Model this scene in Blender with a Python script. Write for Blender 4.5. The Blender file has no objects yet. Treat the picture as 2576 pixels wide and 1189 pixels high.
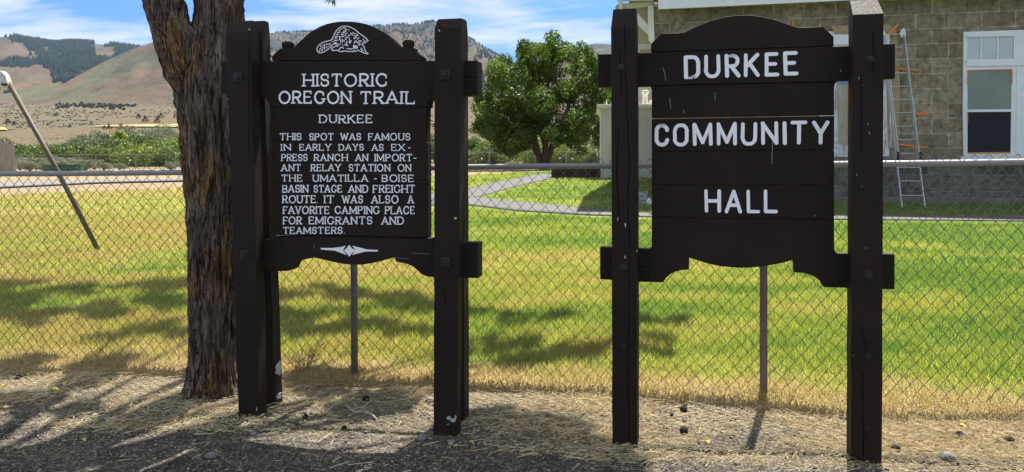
import bpy, bmesh, math, random
import numpy as np
from mathutils import Vector, Matrix, noise as mnoise

random.seed(7)
RS = np.random.RandomState(11)
S = bpy.context.scene
COL = S.collection
R = math.radians

# ------------------------------------------------------------------ camera, sky, sun, exposure
CX, HY, F, EYE = 1288.0, 425.0, 1950.0, 1.55          # photo measures at 2576 px width
cam_d = bpy.data.cameras.new("camera")
cam = bpy.data.objects.new("camera", cam_d)
COL.objects.link(cam)
cam.location = (0, 0, EYE)
cam.rotation_euler = (R(90), 0, 0)
cam_d.sensor_width = 36
cam_d.lens = F / 2576 * 36
cam_d.shift_y = -(594.5 - HY) / 2576
cam_d.clip_start, cam_d.clip_end = 0.05, 30000
S.camera = cam

SUN_AZ = math.atan2(0.40, 0.92)                       # from +Y towards +X
SUN_EL = R(61)
SUN_DIR = Vector((math.sin(SUN_AZ) * math.cos(SUN_EL), math.cos(SUN_AZ) * math.cos(SUN_EL), math.sin(SUN_EL)))
sun_d = bpy.data.lights.new("sun", 'SUN')
sun_d.energy = 5.0
sun_d.angle = R(0.53)
sun_d.color = (1.0, 0.95, 0.87)
sun = bpy.data.objects.new("sun", sun_d)
COL.objects.link(sun)
sun.rotation_euler = (-SUN_DIR).to_track_quat('-Z', 'Y').to_euler()

world = bpy.data.worlds.new("World")
S.world = world
world.use_nodes = True
wt = world.node_tree
wbg = wt.nodes['Background']
SKY_STRENGTH = 0.125
wbg.inputs[1].default_value = SKY_STRENGTH
sky = wt.nodes.new('ShaderNodeTexSky')
sky.sky_type = 'NISHITA'
sky.sun_disc = False
sky.sun_elevation = SUN_EL
sky.sun_rotation = SUN_AZ
sky.altitude = 900
sky.air_density = 1.0
sky.dust_density = 0.1
sky.ozone_density = 2.5

S.view_settings.view_transform = 'Standard'
S.view_settings.look = 'None'
S.view_settings.gamma = 1
S.view_settings.exposure = 1.42

# ------------------------------------------------------------------ node helpers
def node(nt, t, props=None, **ins):
    n = nt.nodes.new(t)
    for k, v in (props or {}).items():
        setattr(n, k, v)
    for k, v in ins.items():
        key = k.replace('_', ' ')
        if k.startswith('i') and k[1:].isdigit():
            sock = n.inputs[int(k[1:])]
        else:
            sock = n.inputs[key]
        if hasattr(v, 'is_linked') or isinstance(v, bpy.types.NodeSocket):
            nt.links.new(v, sock)
        else:
            sock.default_value = v
    return n

def c4(c):
    return (c[0], c[1], c[2], 1.0) if len(c) == 3 else c

def mixc(nt, fac, a, b, mode='MIX'):
    n = nt.nodes.new('ShaderNodeMixRGB')
    n.blend_type = mode
    for s, v in zip(n.inputs, (fac, a, b)):
        if isinstance(v, bpy.types.NodeSocket):
            nt.links.new(v, s)
        else:
            s.default_value = v if isinstance(v, (int, float)) else c4(v)
    return n.outputs[0]

def ramp(nt, fac, stops, interp='LINEAR'):
    n = nt.nodes.new('ShaderNodeValToRGB')
    n.color_ramp.interpolation = interp
    e = n.color_ramp.elements
    while len(e) < len(stops):
        e.new(0.5)
    for el, (p, c) in zip(e, stops):
        el.position = p
        el.color = c4(c) if not isinstance(c, (int, float)) else (c, c, c, 1)
    nt.links.new(fac, n.inputs[0])
    return n.outputs[0]

def math_n(nt, op, a, b=0.0, clamp=False):
    n = nt.nodes.new('ShaderNodeMath')
    n.operation = op
    n.use_clamp = clamp
    for s, v in zip(n.inputs, (a, b)):
        if isinstance(v, bpy.types.NodeSocket):
            nt.links.new(v, s)
        else:
            s.default_value = v
    return n.outputs[0]

def noise_n(nt, vec, scale, detail=4, rough=0.55, dist=0.0):
    n = node(nt, 'ShaderNodeTexNoise', Scale=scale, Detail=detail, Roughness=rough, Distortion=dist)
    if vec is not None:
        nt.links.new(vec, n.inputs['Vector'])
    return n.outputs[0]

def mapped(nt, vec, scale=(1, 1, 1), loc=(0, 0, 0), rot=(0, 0, 0)):
    n = nt.nodes.new('ShaderNodeMapping')
    n.inputs['Scale'].default_value = scale
    n.inputs['Location'].default_value = loc
    n.inputs['Rotation'].default_value = rot
    nt.links.new(vec, n.inputs['Vector'])
    return n.outputs[0]

def material(name, rough=0.7, spec=0.3, metal=0.0, color=None):
    m = bpy.data.materials.new(name)
    m.use_nodes = True
    nt = m.node_tree
    b = nt.nodes['Principled BSDF']
    b.inputs['Roughness'].default_value = rough
    b.inputs['Specular IOR Level'].default_value = spec
    b.inputs['Metallic'].default_value = metal
    if color is not None:
        b.inputs['Base Color'].default_value = c4(color)
    return m, nt, b

def bump(nt, b, height, strength=0.5, dist=0.01):
    n = nt.nodes.new('ShaderNodeBump')
    n.inputs['Strength'].default_value = strength
    n.inputs['Distance'].default_value = dist
    nt.links.new(height, n.inputs['Height'])
    nt.links.new(n.outputs[0], b.inputs['Normal'])

def opos(nt):
    return nt.nodes.new('ShaderNodeTexCoord').outputs['Object']

def wpos(nt):
    return nt.nodes.new('ShaderNodeNewGeometry').outputs['Position']

# ---- sky colours: real sky plus high cirrus, by direction
g_ = wt.nodes.new('ShaderNodeTexCoord').outputs['Generated']
sep = wt.nodes.new('ShaderNodeSeparateXYZ'); wt.links.new(g_, sep.inputs[0])
zz = math_n(wt, 'ADD', math_n(wt, 'MAXIMUM', sep.outputs[2], 0.0), 0.16)
com = wt.nodes.new('ShaderNodeCombineXYZ')
wt.links.new(math_n(wt, 'DIVIDE', sep.outputs[0], zz), com.inputs[0])
wt.links.new(math_n(wt, 'DIVIDE', sep.outputs[1], zz), com.inputs[1])
cl_v = mapped(wt, com.outputs[0], scale=(0.62, 1.25, 1), rot=(0, 0, R(12)), loc=(1.3, 0.4, 0))
cl1 = noise_n(wt, cl_v, 1.7, 7, 0.56, 0.5)
cl2 = noise_n(wt, mapped(wt, com.outputs[0], scale=(0.7, 2.0, 1), loc=(5, 2, 0)), 4.2, 5, 0.6, 0.9)
cl = math_n(wt, 'ADD', math_n(wt, 'MULTIPLY', cl1, 0.74), math_n(wt, 'MULTIPLY', cl2, 0.26))
cl = math_n(wt, 'ADD', cl, math_n(wt, 'MULTIPLY', math_n(wt, 'SUBTRACT', sep.outputs[2], 0.28, True), 0.22))  # thicker cloud overhead, above the view, added to whiten the fill light
cl_mask = ramp(wt, cl, [(0.425, 0.0), (0.51, 0.55), (0.59, 0.98)])
lowz = ramp(wt, sep.outputs[2], [(0.0, (0.17, 0.30, 0.58)), (0.18, (0.13, 0.27, 0.60)), (0.5, (0.95, 0.92, 0.88))])
sky_c = mixc(wt, 1.0, sky.outputs[0], lowz, 'MULTIPLY')
out_c = mixc(wt, cl_mask, sky_c, (2.45, 2.6, 2.7))
wt.links.new(out_c, wbg.inputs[0])

# ------------------------------------------------------------------ object helpers
def tag(o, label=None, cat=None, group=None, kind=None):
    if label: o['label'] = label
    if cat: o['category'] = cat
    if group: o['group'] = group
    if kind: o['kind'] = kind
    return o

def empty(name, loc, label, cat, rz=0.0, group=None):
    o = bpy.data.objects.new(name, None)
    o.empty_display_size = 0.2
    COL.objects.link(o)
    o.location = loc
    o.rotation_euler = (0, 0, rz)
    return tag(o, label, cat, group)

def link(name, me, mats, parent=None):
    o = bpy.data.objects.new(name, me)
    COL.objects.link(o)
    if not isinstance(mats, (list, tuple)): mats = [mats]
    if not len(me.materials):
        for m in mats: me.materials.append(m)
    if parent is not None: o.parent = parent
    return o

def finish(name, bm, mats, parent=None, smooth=False, bev=0.0):
    bmesh.ops.recalc_face_normals(bm, faces=bm.faces[:])
    me = bpy.data.meshes.new(name)
    bm.to_mesh(me); bm.free()
    if smooth:
        me.shade_smooth()
    o = link(name, me, mats, parent)
    if bev:
        md = o.modifiers.new('bevel', 'BEVEL')
        md.width = bev; md.segments = 2; md.limit_method = 'ANGLE'; md.angle_limit = R(40)
    return o

def np_mesh(name, verts, faces, mats, parent=None, smooth=False):
    """faces: (n,k) int array, all the same size"""
    verts = np.asarray(verts, dtype=np.float32); faces = np.asarray(faces, dtype=np.int32)
    me = bpy.data.meshes.new(name)
    n, k = faces.shape
    me.vertices.add(len(verts)); me.vertices.foreach_set('co', verts.ravel())
    me.loops.add(n * k); me.loops.foreach_set('vertex_index', faces.ravel())
    me.polygons.add(n)
    me.polygons.foreach_set('loop_start', np.arange(0, n * k, k, dtype=np.int32))
    me.polygons.foreach_set('loop_total', np.full(n, k, dtype=np.int32))
    me.update(calc_edges=True); me.validate()
    if smooth: me.shade_smooth()
    return link(name, me, mats, parent)

def dup(root, loc, rz=0.0, scale=1.0, label=None, group=None):
    r = root.copy(); COL.objects.link(r)
    r.location = loc; r.rotation_euler = (0, 0, rz)
    r.scale = (scale,) * 3 if isinstance(scale, (int, float)) else scale
    if label: r['label'] = label
    if group: r['group'] = group
    for ch in list(root.children):
        c = ch.copy(); COL.objects.link(c); c.parent = r
        for g in ch.children:
            d = g.copy(); COL.objects.link(d); d.parent = c
    return r

def add_box(bm, x0, x1, y0, y1, z0, z1):
    v = [bm.verts.new((x, y, z)) for z in (z0, z1) for y in (y0, y1) for x in (x0, x1)]
    for f in ((0, 1, 3, 2), (4, 6, 7, 5), (0, 4, 5, 1), (2, 3, 7, 6), (0, 2, 6, 4), (1, 5, 7, 3)):
        bm.faces.new([v[i] for i in f])

def add_hex(bm, bot, top):
    """8 corner solid: two lists of 4 points, same winding"""
    a = [bm.verts.new(p) for p in bot]; b = [bm.verts.new(p) for p in top]
    bm.faces.new(a[::-1]); bm.faces.new(b)
    for i in range(4):
        j = (i + 1) % 4
        bm.faces.new((a[i], a[j], b[j], b[i]))

def add_prism(bm, poly, y_front, y_back):
    """poly in (u, v) drawn in the local xz plane, thickness along local y"""
    f = [bm.verts.new((u, y_front, v)) for u, v in poly]
    k = [bm.verts.new((u, y_back, v)) for u, v in poly]
    bm.faces.new(f); bm.faces.new(k[::-1])
    for i in range(len(poly)):
        j = (i + 1) % len(poly)
        bm.faces.new((f[i], k[i], k[j], f[j]))

def add_tube(bm, pts, radii, n=8, cap=True):
    pts = [Vector(p) for p in pts]
    if isinstance(radii, (int, float)): radii = [radii] * len(pts)
    rings = []
    up = None
    for i, p in enumerate(pts):
        t = (pts[min(i + 1, len(pts) - 1)] - pts[max(i - 1, 0)]).normalized()
        if up is None:
            up = Vector((0, 0, 1)) if abs(t.z) < 0.9 else Vector((1, 0, 0))
        a = t.cross(up)
        if a.length < 1e-4: a = t.orthogonal()
        a.normalize(); b = t.cross(a).normalized(); up = -b if False else up
        rings.append([bm.verts.new(p + (a * math.cos(2 * math.pi * k / n) + b * math.sin(2 * math.pi * k / n)) * radii[i]) for k in range(n)])
    for r0, r1 in zip(rings, rings[1:]):
        for k in range(n):
            bm.faces.new((r0[k], r0[(k + 1) % n], r1[(k + 1) % n], r1[k]))
    if cap:
        bm.faces.new(rings[0][::-1]); bm.faces.new(rings[-1])

def add_lathe(bm, prof, c=(0, 0, 0), n=20, axis='z'):
    rings = []
    for r, h in prof:
        ring = []
        for k in range(n):
            a = 2 * math.pi * k / n
            if axis == 'z': p = (c[0] + r * math.cos(a), c[1] + r * math.sin(a), c[2] + h)
            else: p = (c[0] + r * math.cos(a), c[1] - h, c[2] + r * math.sin(a))   # towards the viewer
            ring.append(bm.verts.new(p))
        rings.append(ring)
    for r0, r1 in zip(rings, rings[1:]):
        for k in range(n):
            bm.faces.new((r0[k], r0[(k + 1) % n], r1[(k + 1) % n], r1[k]))
    bm.faces.new(rings[0][::-1]); bm.faces.new(rings[-1])

# ------------------------------------------------------------------ terrain shape
_gY = np.array([-60, 4.5, 5.3, 10, 17, 25, 35, 45, 60, 80])
_gZ = np.array([0, 0.0, 0.06, .33, .70, 1.06, 1.34, 1.48, 1.55, 1.72])

def hash2(ix, iy, seed):
    n = (ix * 374761393 + iy * 668265263 + seed * 144665) & 0x7fffffff
    n = ((n ^ (n >> 13)) * 1274126177) & 0x7fffffff
    return ((n ^ (n >> 16)) & 0xffff) / 65535.0

def vnoise(x, y, seed=0):
    x = np.asarray(x, dtype=np.float64); y = np.asarray(y, dtype=np.float64)
    ix = np.floor(x).astype(np.int64); iy = np.floor(y).astype(np.int64)
    fx = x - ix; fy = y - iy
    fx = fx * fx * (3 - 2 * fx); fy = fy * fy * (3 - 2 * fy)
    a = hash2(ix, iy, seed); b = hash2(ix + 1, iy, seed); c = hash2(ix, iy + 1, seed); d = hash2(ix + 1, iy + 1, seed)
    return (a * (1 - fx) + b * fx) * (1 - fy) + (c * (1 - fx) + d * fx) * fy

def fbm(x, y, oct=4, seed=0):
    s = 0; a = 0.5; t = 0
    for o in range(oct):
        s = s + a * vnoise(np.asarray(x) * 2 ** o + 17 * o, np.asarray(y) * 2 ** o - 9 * o, seed + o); t += a; a *= 0.5
    return s / t

def gz(X, Y):
    X = np.asarray(X, dtype=float); Y = np.asarray(Y, dtype=float)
    w = np.clip(Y * 0.05, 0.25, 3)
    g = sum(np.interp(Y + k * w, _gY, _gZ) for k in (-1, -.5, 0, .5, 1)) / 5
    tilt = 0.012 * np.where(X > 0, np.minimum(X, 4), np.maximum(X, -25))
    t = np.clip((Y - 4.2) / 1.2, 0, 1) * np.clip((110 - Y) / 50, 0, 1)
    return g + tilt * t

def gzf(x, y):
    return float(gz(x, y))

def P(px, py, Y):
    return Vector(((px - CX) / F * Y, Y, EYE - (py - HY) / F * Y))

def on_ground(px, py, far=90.0):
    """where the ground really is, seen along one line of sight"""
    u = (px - CX) / F; e = -(py - HY) / F
    Y = 1.0
    while Y < far:
        if EYE + e * Y <= gzf(u * Y, Y): break
        Y *= 1.004
    return Vector((u * Y, Y, gzf(u * Y, Y)))

FENCE_A, FENCE_B = Vector((-3.90, 5.91)), Vector((3.157, 4.78))
def fence_y(x):
    return 5.286 - 0.16 * x

class Frame:
    """an upright plane in the world; local x along it, y away from the viewer, z up"""
    def __init__(s, A, B, zb=0.0):
        s.O = Vector(A); d = Vector(B) - s.O
        s.d = d.normalized(); s.n = Vector((s.d.y, -s.d.x)); s.zb = zb
        s.rz = math.atan2(s.d.y, s.d.x)
        s.loc = (s.O.x, s.O.y, zb)
    def uv(s, px, py, w=0.0):
        r = (px - CX) / F
        q = s.O + s.n * w
        t = q.dot(s.n) / (r * s.n.x + s.n.y)
        p = Vector((t * r, t)) - s.O
        return (p.dot(s.d), EYE - (py - HY) / F * t - s.zb)
    def poly(s, pts, w=0.0):
        return [s.uv(x, y, w) for x, y in pts]
    def world(s, u, y, z):
        p = s.O + s.d * u - s.n * y
        return Vector((p.x, p.y, z + s.zb))

# ------------------------------------------------------------------ materials
def wood_paint(name, axis):
    m, nt, b = material(name, 0.5, 0.16)
    v = opos(nt)
    sc = (1.2, 9, 26) if axis == 'x' else (26, 20, 1.0)
    gr = noise_n(nt, mapped(nt, v, sc), 3.0, 6, 0.65, 0.6)
    fine = noise_n(nt, mapped(nt, v, tuple(k * 3 for k in sc)), 4.0, 3, 0.6)
    big = noise_n(nt, v, 2.3, 3, 0.5)
    base = mixc(nt, ramp(nt, big, [(0.35, 0.0), (0.7, 1.0)]), (0.0165, 0.0104, 0.0078), (0.0250, 0.0158, 0.0116))
    base = mixc(nt, ramp(nt, gr, [(0.55, 0.0), (0.75, 0.55)]), base, (0.042, 0.027, 0.019))
    chip = noise_n(nt, mapped(nt, v, (14, 14, 60) if axis == 'x' else (60, 60, 16)), 1.6, 2, 0.5)
    base = mixc(nt, ramp(nt, chip, [(0.86, 0.0), (0.87, 0.8)]), base, (0.55, 0.53, 0.5))
    nt.links.new(base, b.inputs['Base Color'])
    nt.links.new(ramp(nt, gr, [(0.3, 0.55), (0.8, 0.75)]), b.inputs['Roughness'])
    h = math_n(nt, 'ADD', gr, math_n(nt, 'MULTIPLY', fine, 0.5))
    bump(nt, b, h, 0.7, 0.006)
    return m

M_BOARD = wood_paint('dark_brown_board_paint', 'x')
M_POST = wood_paint('dark_brown_post_paint', 'z')

def mk_letter():
    m, nt, b = material('white_letter_paint', 0.5, 0.3)
    v = opos(nt)
    g = noise_n(nt, mapped(nt, v, (12, 12, 90)), 3, 4, 0.6)
    s = noise_n(nt, v, 160, 3, 0.6)
    base = mixc(nt, ramp(nt, g, [(0.5, 0.0), (0.8, 0.5)]), (0.90, 0.90, 0.89), (0.76, 0.76, 0.76))
    base = mixc(nt, ramp(nt, s, [(0.66, 0.0), (0.74, 0.7)]), base, (0.30, 0.29, 0.29))
    nt.links.new(base, b.inputs['Base Color'])
    bump(nt, b, g, 0.3, 0.002)
    return m
M_LETTER = mk_letter()
M_CRACK, _, _ = material('dark_wood_crack', 0.9, 0.1, color=(0.003, 0.0028, 0.0027))
M_CHIP, _, _ = material('bare_primer_chip', 0.8, 0.2, color=(0.44, 0.42, 0.38))
M_BARE, _, _ = material('bare_wood_foot', 0.85, 0.2, color=(0.14, 0.07, 0.045))

def mk_galv(name, c1, c2, rough=0.42, metal=0.75):
    m, nt, b = material(name, rough, 0.5, metal)
    v = opos(nt)
    g = noise_n(nt, v, 26, 4, 0.6)
    nt.links.new(mixc(nt, g, c1, c2), b.inputs['Base Color'])
    bump(nt, b, noise_n(nt, v, 90, 3, 0.6), 0.15, 0.002)
    return m
M_GALV = mk_galv('galvanised_steel', (0.21, 0.212, 0.215), (0.29, 0.29, 0.28), 0.48, 0.3)
M_WIRE = mk_galv('fence_wire', (0.13, 0.128, 0.112), (0.22, 0.215, 0.19), 0.42, 0.7)
M_POSTGALV = mk_galv('dull_fence_post', (0.12, 0.115, 0.105), (0.22, 0.21, 0.19), 0.6, 0.3)
M_WOODPOST, nt, b = material('weathered_fence_post', 0.85, 0.2)
v = opos(nt); g = noise_n(nt, mapped(nt, v, (30, 30, 2)), 3, 5, 0.6)
nt.links.new(mixc(nt, g, (0.09, 0.075, 0.055), (0.24, 0.19, 0.13)), b.inputs['Base Color']); bump(nt, b, g, 0.5, 0.006)

# ---- ground
def mk_ground():
    m, nt, b = material('gravel_ground', 0.95, 0.15)
    v = wpos(nt)
    n1 = noise_n(nt, v, 1.1, 5, 0.6)
    n2 = noise_n(nt, v, 46, 5, 0.75)
    vo = node(nt, 'ShaderNodeTexVoronoi', Scale=85.0); nt.links.new(v, vo.inputs['Vector'])
    vb = node(nt, 'ShaderNodeTexVoronoi', Scale=34.0); nt.links.new(v, vb.inputs['Vector'])
    base = mixc(nt, ramp(nt, n2, [(0.3, 0.0), (0.72, 1.0)]), (0.024, 0.0208, 0.018), (0.122, 0.107, 0.088))
    sepc = nt.nodes.new('ShaderNodeSeparateColor'); nt.links.new(vo.outputs['Color'], sepc.inputs[0])
    base = mixc(nt, ramp(nt, sepc.outputs[0], [(0.78, 0.0), (0.9, 0.85)]), base, (0.24, 0.215, 0.178))
    sepb = nt.nodes.new('ShaderNodeSeparateColor'); nt.links.new(vb.outputs['Color'], sepb.inputs[0])
    base = mixc(nt, ramp(nt, sepb.outputs[1], [(0.9, 0.0), (0.95, 0.6)]), base, (0.2, 0.185, 0.16))
    base = mixc(nt, 1.0, base, ramp(nt, noise_n(nt, v, 2.7, 5, 0.65, 0.6), [(0.34, (0.62, 0.58, 0.54)), (0.5, (1.0, 1.0, 1.0)), (0.66, (1.35, 1.3, 1.2))]), 'MULTIPLY')
    # chaff trodden into the gravel near the fence
    sx = nt.nodes.new('ShaderNodeSeparateXYZ'); nt.links.new(v, sx.inputs[0])
    dist = math_n(nt, 'ADD', sx.outputs[1], math_n(nt, 'MULTIPLY', sx.outputs[0], 0.16))   # 5.286 = fence line
    dist = math_n(nt, 'ADD', dist, math_n(nt, 'MULTIPLY', math_n(nt, 'SUBTRACT', n1, 0.5), 1.5))
    chaff = node(nt, 'ShaderNodeMapRange', From_Min=4.25, From_Max=5.05); nt.links.new(dist, chaff.inputs[0])
    cn = noise_n(nt, mapped(nt, v, (1, 2.2, 1)), 21, 5, 0.7, 1.2)
    cm = math_n(nt, 'MULTIPLY', chaff.outputs[0], ramp(nt, cn, [(0.36, 0.0), (0.56, 0.95)]))
    base = mixc(nt, cm, base, (0.35, 0.285, 0.175))
    dirt = math_n(nt, 'MULTIPLY', chaff.outputs[0], ramp(nt, noise_n(nt, v, 6, 4, 0.6), [(0.52, 0.0), (0.7, 0.75)]))
    base = mixc(nt, dirt, base, (0.05, 0.036, 0.025))
    # far off: dry field
    far = node(nt, 'ShaderNodeMapRange', From_Min=20.0, From_Max=24.0); nt.links.new(sx.outputs[1], far.inputs[0])
    fn = noise_n(nt, mapped(nt, v, (0.3, 1, 1)), 0.9, 5, 0.6)
    base = mixc(nt, far.outputs[0], base, mixc(nt, fn, (0.21, 0.158, 0.093), (0.31, 0.24, 0.15)))
    nt.links.new(base, b.inputs['Base Color'])
    h = math_n(nt, 'ADD', math_n(nt, 'MULTIPLY', n2, 0.8), math_n(nt, 'MULTIPLY', vo.outputs['Distance'], -0.5))
    bump(nt, b, h, 1.0, 0.022)
    return m
M_GROUND = mk_ground()

def grass_colour(nt, blades):
    v = wpos(nt)
    sx = nt.nodes.new('ShaderNodeSeparateXYZ'); nt.links.new(v, sx.inputs[0])
    d = math_n(nt, 'SUBTRACT', math_n(nt, 'ADD', sx.outputs[1], math_n(nt, 'MULTIPLY', sx.outputs[0], 0.16)), 5.286)
    n0 = noise_n(nt, v, 1.6, 4, 0.6)
    d2 = math_n(nt, 'ADD', d, math_n(nt, 'MULTIPLY', math_n(nt, 'SUBTRACT', n0, 0.5), 1.1))
    tan = node(nt, 'ShaderNodeMapRange', From_Min=0.34, From_Max=0.06); nt.links.new(d2, tan.inputs[0])
    patch = noise_n(nt, mapped(nt, v, (0.30, 0.75, 1), (3.1, 0.2, 0)), 1.0, 5, 0.62, 0.5)
    mid = noise_n(nt, mapped(nt, v, (0.7, 1.5, 1)), 2.1, 4, 0.6)
    fac = math_n(nt, 'ADD', math_n(nt, 'MULTIPLY', patch, 0.85), math_n(nt, 'MULTIPLY', math_n(nt, 'SUBTRACT', mid, 0.35), 0.53))
    # drier towards the tree and swing side, greener towards the hall
    fac = math_n(nt, 'SUBTRACT', fac, math_n(nt, 'MULTIPLY', sx.outputs[0], 0.016))
    # a parched band some metres in
    band = node(nt, 'ShaderNodeMapRange', From_Min=0.0, From_Max=2.0)
    nt.links.new(math_n(nt, 'SUBTRACT', 2.0, math_n(nt, 'ABSOLUTE', math_n(nt, 'SUBTRACT', d, 3.6))), band.inputs[0])
    fac = math_n(nt, 'ADD', fac, math_n(nt, 'MULTIPLY', band.outputs[0], 0.05))
    wat = node(nt, 'ShaderNodeMapRange', From_Min=6.0, From_Max=13.0); nt.links.new(d, wat.inputs[0])   # watered grass nearer the hall walks
    fac = math_n(nt, 'SUBTRACT', fac, math_n(nt, 'MULTIPLY', wat.outputs[0], 0.065))
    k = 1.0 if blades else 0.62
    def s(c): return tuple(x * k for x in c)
    col = ramp(nt, fac, [(0.40, s((0.135, 0.235, 0.030))), (0.49, s((0.27, 0.325, 0.050))), (0.555, s((0.36, 0.36, 0.078))), (0.64, s((0.40, 0.325, 0.11)))])
    col = mixc(nt, tan.outputs[0], col, s((0.47, 0.355, 0.19)))
    return col, v

def mk_grass():
    m = bpy.data.materials.new('lawn_blades'); m.use_nodes = True
    nt = m.node_tree
    nt.nodes.remove(nt.nodes['Principled BSDF'])
    col, v = grass_colour(nt, True)
    isl = nt.nodes.new('ShaderNodeNewGeometry').outputs['Random Per Island']
    col = mixc(nt, 0.75, col, ramp(nt, isl, [(0.0, 0.45), (0.6, 0.95), (1.0, 1.6)]), 'MULTIPLY')
    col = mixc(nt, ramp(nt, isl, [(0.89, 0.0), (0.91, 0.7)], 'CONSTANT'), col, (0.58, 0.47, 0.22))
    df = node(nt, 'ShaderNodeBsdfDiffuse'); nt.links.new(col, df.inputs[0])
    tr = node(nt, 'ShaderNodeBsdfTranslucent'); nt.links.new(mixc(nt, 1.0, col, (1.15, 1.2, 0.8), 'MULTIPLY'), tr.inputs[0])
    gl = node(nt, 'ShaderNodeBsdfGlossy', Roughness=0.5, Color=(1, 1, 1, 1))
    mx = node(nt, 'ShaderNodeMixShader', i0=0.55); nt.links.new(df.outputs[0], mx.inputs[1]); nt.links.new(tr.outputs[0], mx.inputs[2])
    m2 = node(nt, 'ShaderNodeMixShader', i0=0.05); nt.links.new(mx.outputs[0], m2.inputs[1]); nt.links.new(gl.outputs[0], m2.inputs[2])
    nt.links.new(m2.outputs[0], nt.nodes['Material Output'].inputs[0])
    return m
M_GRASS = mk_grass()

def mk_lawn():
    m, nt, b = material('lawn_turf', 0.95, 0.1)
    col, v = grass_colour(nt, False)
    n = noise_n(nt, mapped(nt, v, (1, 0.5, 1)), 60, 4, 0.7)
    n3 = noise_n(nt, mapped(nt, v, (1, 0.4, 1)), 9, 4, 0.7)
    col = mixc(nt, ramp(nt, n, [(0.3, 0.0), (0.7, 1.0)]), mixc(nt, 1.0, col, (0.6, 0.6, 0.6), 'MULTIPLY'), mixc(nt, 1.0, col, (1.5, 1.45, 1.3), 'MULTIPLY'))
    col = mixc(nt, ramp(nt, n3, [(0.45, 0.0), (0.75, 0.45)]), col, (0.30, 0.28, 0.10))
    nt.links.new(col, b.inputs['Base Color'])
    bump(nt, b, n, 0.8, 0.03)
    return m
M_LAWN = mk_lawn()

def mk_straw():
    m = bpy.data.materials.new('dry_straw'); m.use_nodes = True
    nt = m.node_tree; nt.nodes.remove(nt.nodes['Principled BSDF'])
    isl = nt.nodes.new('ShaderNodeNewGeometry').outputs['Random Per Island']
    col = ramp(nt, isl, [(0.0, (0.36, 0.27, 0.15)), (0.4, (0.58, 0.47, 0.28)), (0.8, (0.72, 0.61, 0.39)), (1.0, (0.78, 0.70, 0.50))])
    df = node(nt, 'ShaderNodeBsdfDiffuse'); nt.links.new(col, df.inputs[0])
    tr = node(nt, 'ShaderNodeBsdfTranslucent'); nt.links.new(col, tr.inputs[0])
    mx = node(nt, 'ShaderNodeMixShader', i0=0.3); nt.links.new(df.outputs[0], mx.inputs[1]); nt.links.new(tr.outputs[0], mx.inputs[2])
    nt.links.new(mx.outputs[0], nt.nodes['Material Output'].inputs[0])
    return m
M_STRAW = mk_straw()

def mk_leaf(name, c_lo, c_mid, c_hi, trans=0.4, scale=1.2, gloss=0.05, vary=False):
    m = bpy.data.materials.new(name); m.use_nodes = True
    nt = m.node_tree; nt.nodes.remove(nt.nodes['Principled BSDF'])
    isl = nt.nodes.new('ShaderNodeNewGeometry').outputs['Random Per Island']
    n = noise_n(nt, opos(nt), scale, 3, 0.6)
    f = math_n(nt, 'ADD', math_n(nt, 'MULTIPLY', isl, 0.6), math_n(nt, 'MULTIPLY', n, 0.4))
    col = ramp(nt, f, [(0.15, c_lo), (0.5, c_mid), (0.9, c_hi)])
    if vary:
        oi = nt.nodes.new('ShaderNodeObjectInfo').outputs['Random']
        col = mixc(nt, 1.0, col, ramp(nt, oi, [(0.0, (0.55, 0.6, 0.6)), (0.35, (1.05, 0.95, 0.9)), (0.6, (0.75, 0.8, 0.85)), (1.0, (1.3, 1.2, 0.95))]), 'MULTIPLY')
    df = node(nt, 'ShaderNodeBsdfDiffuse'); nt.links.new(col, df.inputs[0])
    tr = node(nt, 'ShaderNodeBsdfTranslucent'); nt.links.new(mixc(nt, 1.0, col, (1.3, 1.4, 0.6), 'MULTIPLY'), tr.inputs[0])
    gl = node(nt, 'ShaderNodeBsdfGlossy', Roughness=0.45, Color=(1, 1, 1, 1))
    mx = node(nt, 'ShaderNodeMixShader', i0=trans); nt.links.new(df.outputs[0], mx.inputs[1]); nt.links.new(tr.outputs[0], mx.inputs[2])
    m2 = node(nt, 'ShaderNodeMixShader', i0=gloss); nt.links.new(mx.outputs[0], m2.inputs[1]); nt.links.new(gl.outputs[0], m2.inputs[2])
    nt.links.new(m2.outputs[0], nt.nodes['Material Output'].inputs[0])
    return m
M_MAPLE = mk_leaf('maple_leaves', (0.018, 0.038, 0.005), (0.050, 0.092, 0.009), (0.16, 0.235, 0.020), 0.5, 0.9, 0.03)
M_SHADE = mk_leaf('shade_tree_leaves', (0.04, 0.07, 0.018), (0.06, 0.10, 0.025), (0.09, 0.14, 0.04), 0.35)
M_COTTON = mk_leaf('olive_grey_leaves', (0.085, 0.105, 0.075), (0.14, 0.168, 0.12), (0.20, 0.228, 0.17), 0.2, 0.25, 0.02, True)
M_WILLOW = mk_leaf('willow_leaves', (0.065, 0.10, 0.028), (0.115, 0.16, 0.045), (0.18, 0.235, 0.072), 0.22, 0.25, 0.02, True)
M_SAGE = mk_leaf('sage_leaves', (0.14, 0.15, 0.11), (0.20, 0.21, 0.155), (0.27, 0.28, 0.205), 0.15, 0.8, 0.0)
M_JUN = mk_leaf('juniper_needles', (0.012, 0.02, 0.013), (0.02, 0.031, 0.019), (0.032, 0.046, 0.027), 0.1, 0.5, 0.0)
M_PINE = mk_leaf('pine_needles', (0.004, 0.008, 0.0095), (0.008, 0.0145, 0.015), (0.016, 0.025, 0.022), 0.0, 0.01, 0.0)

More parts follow.
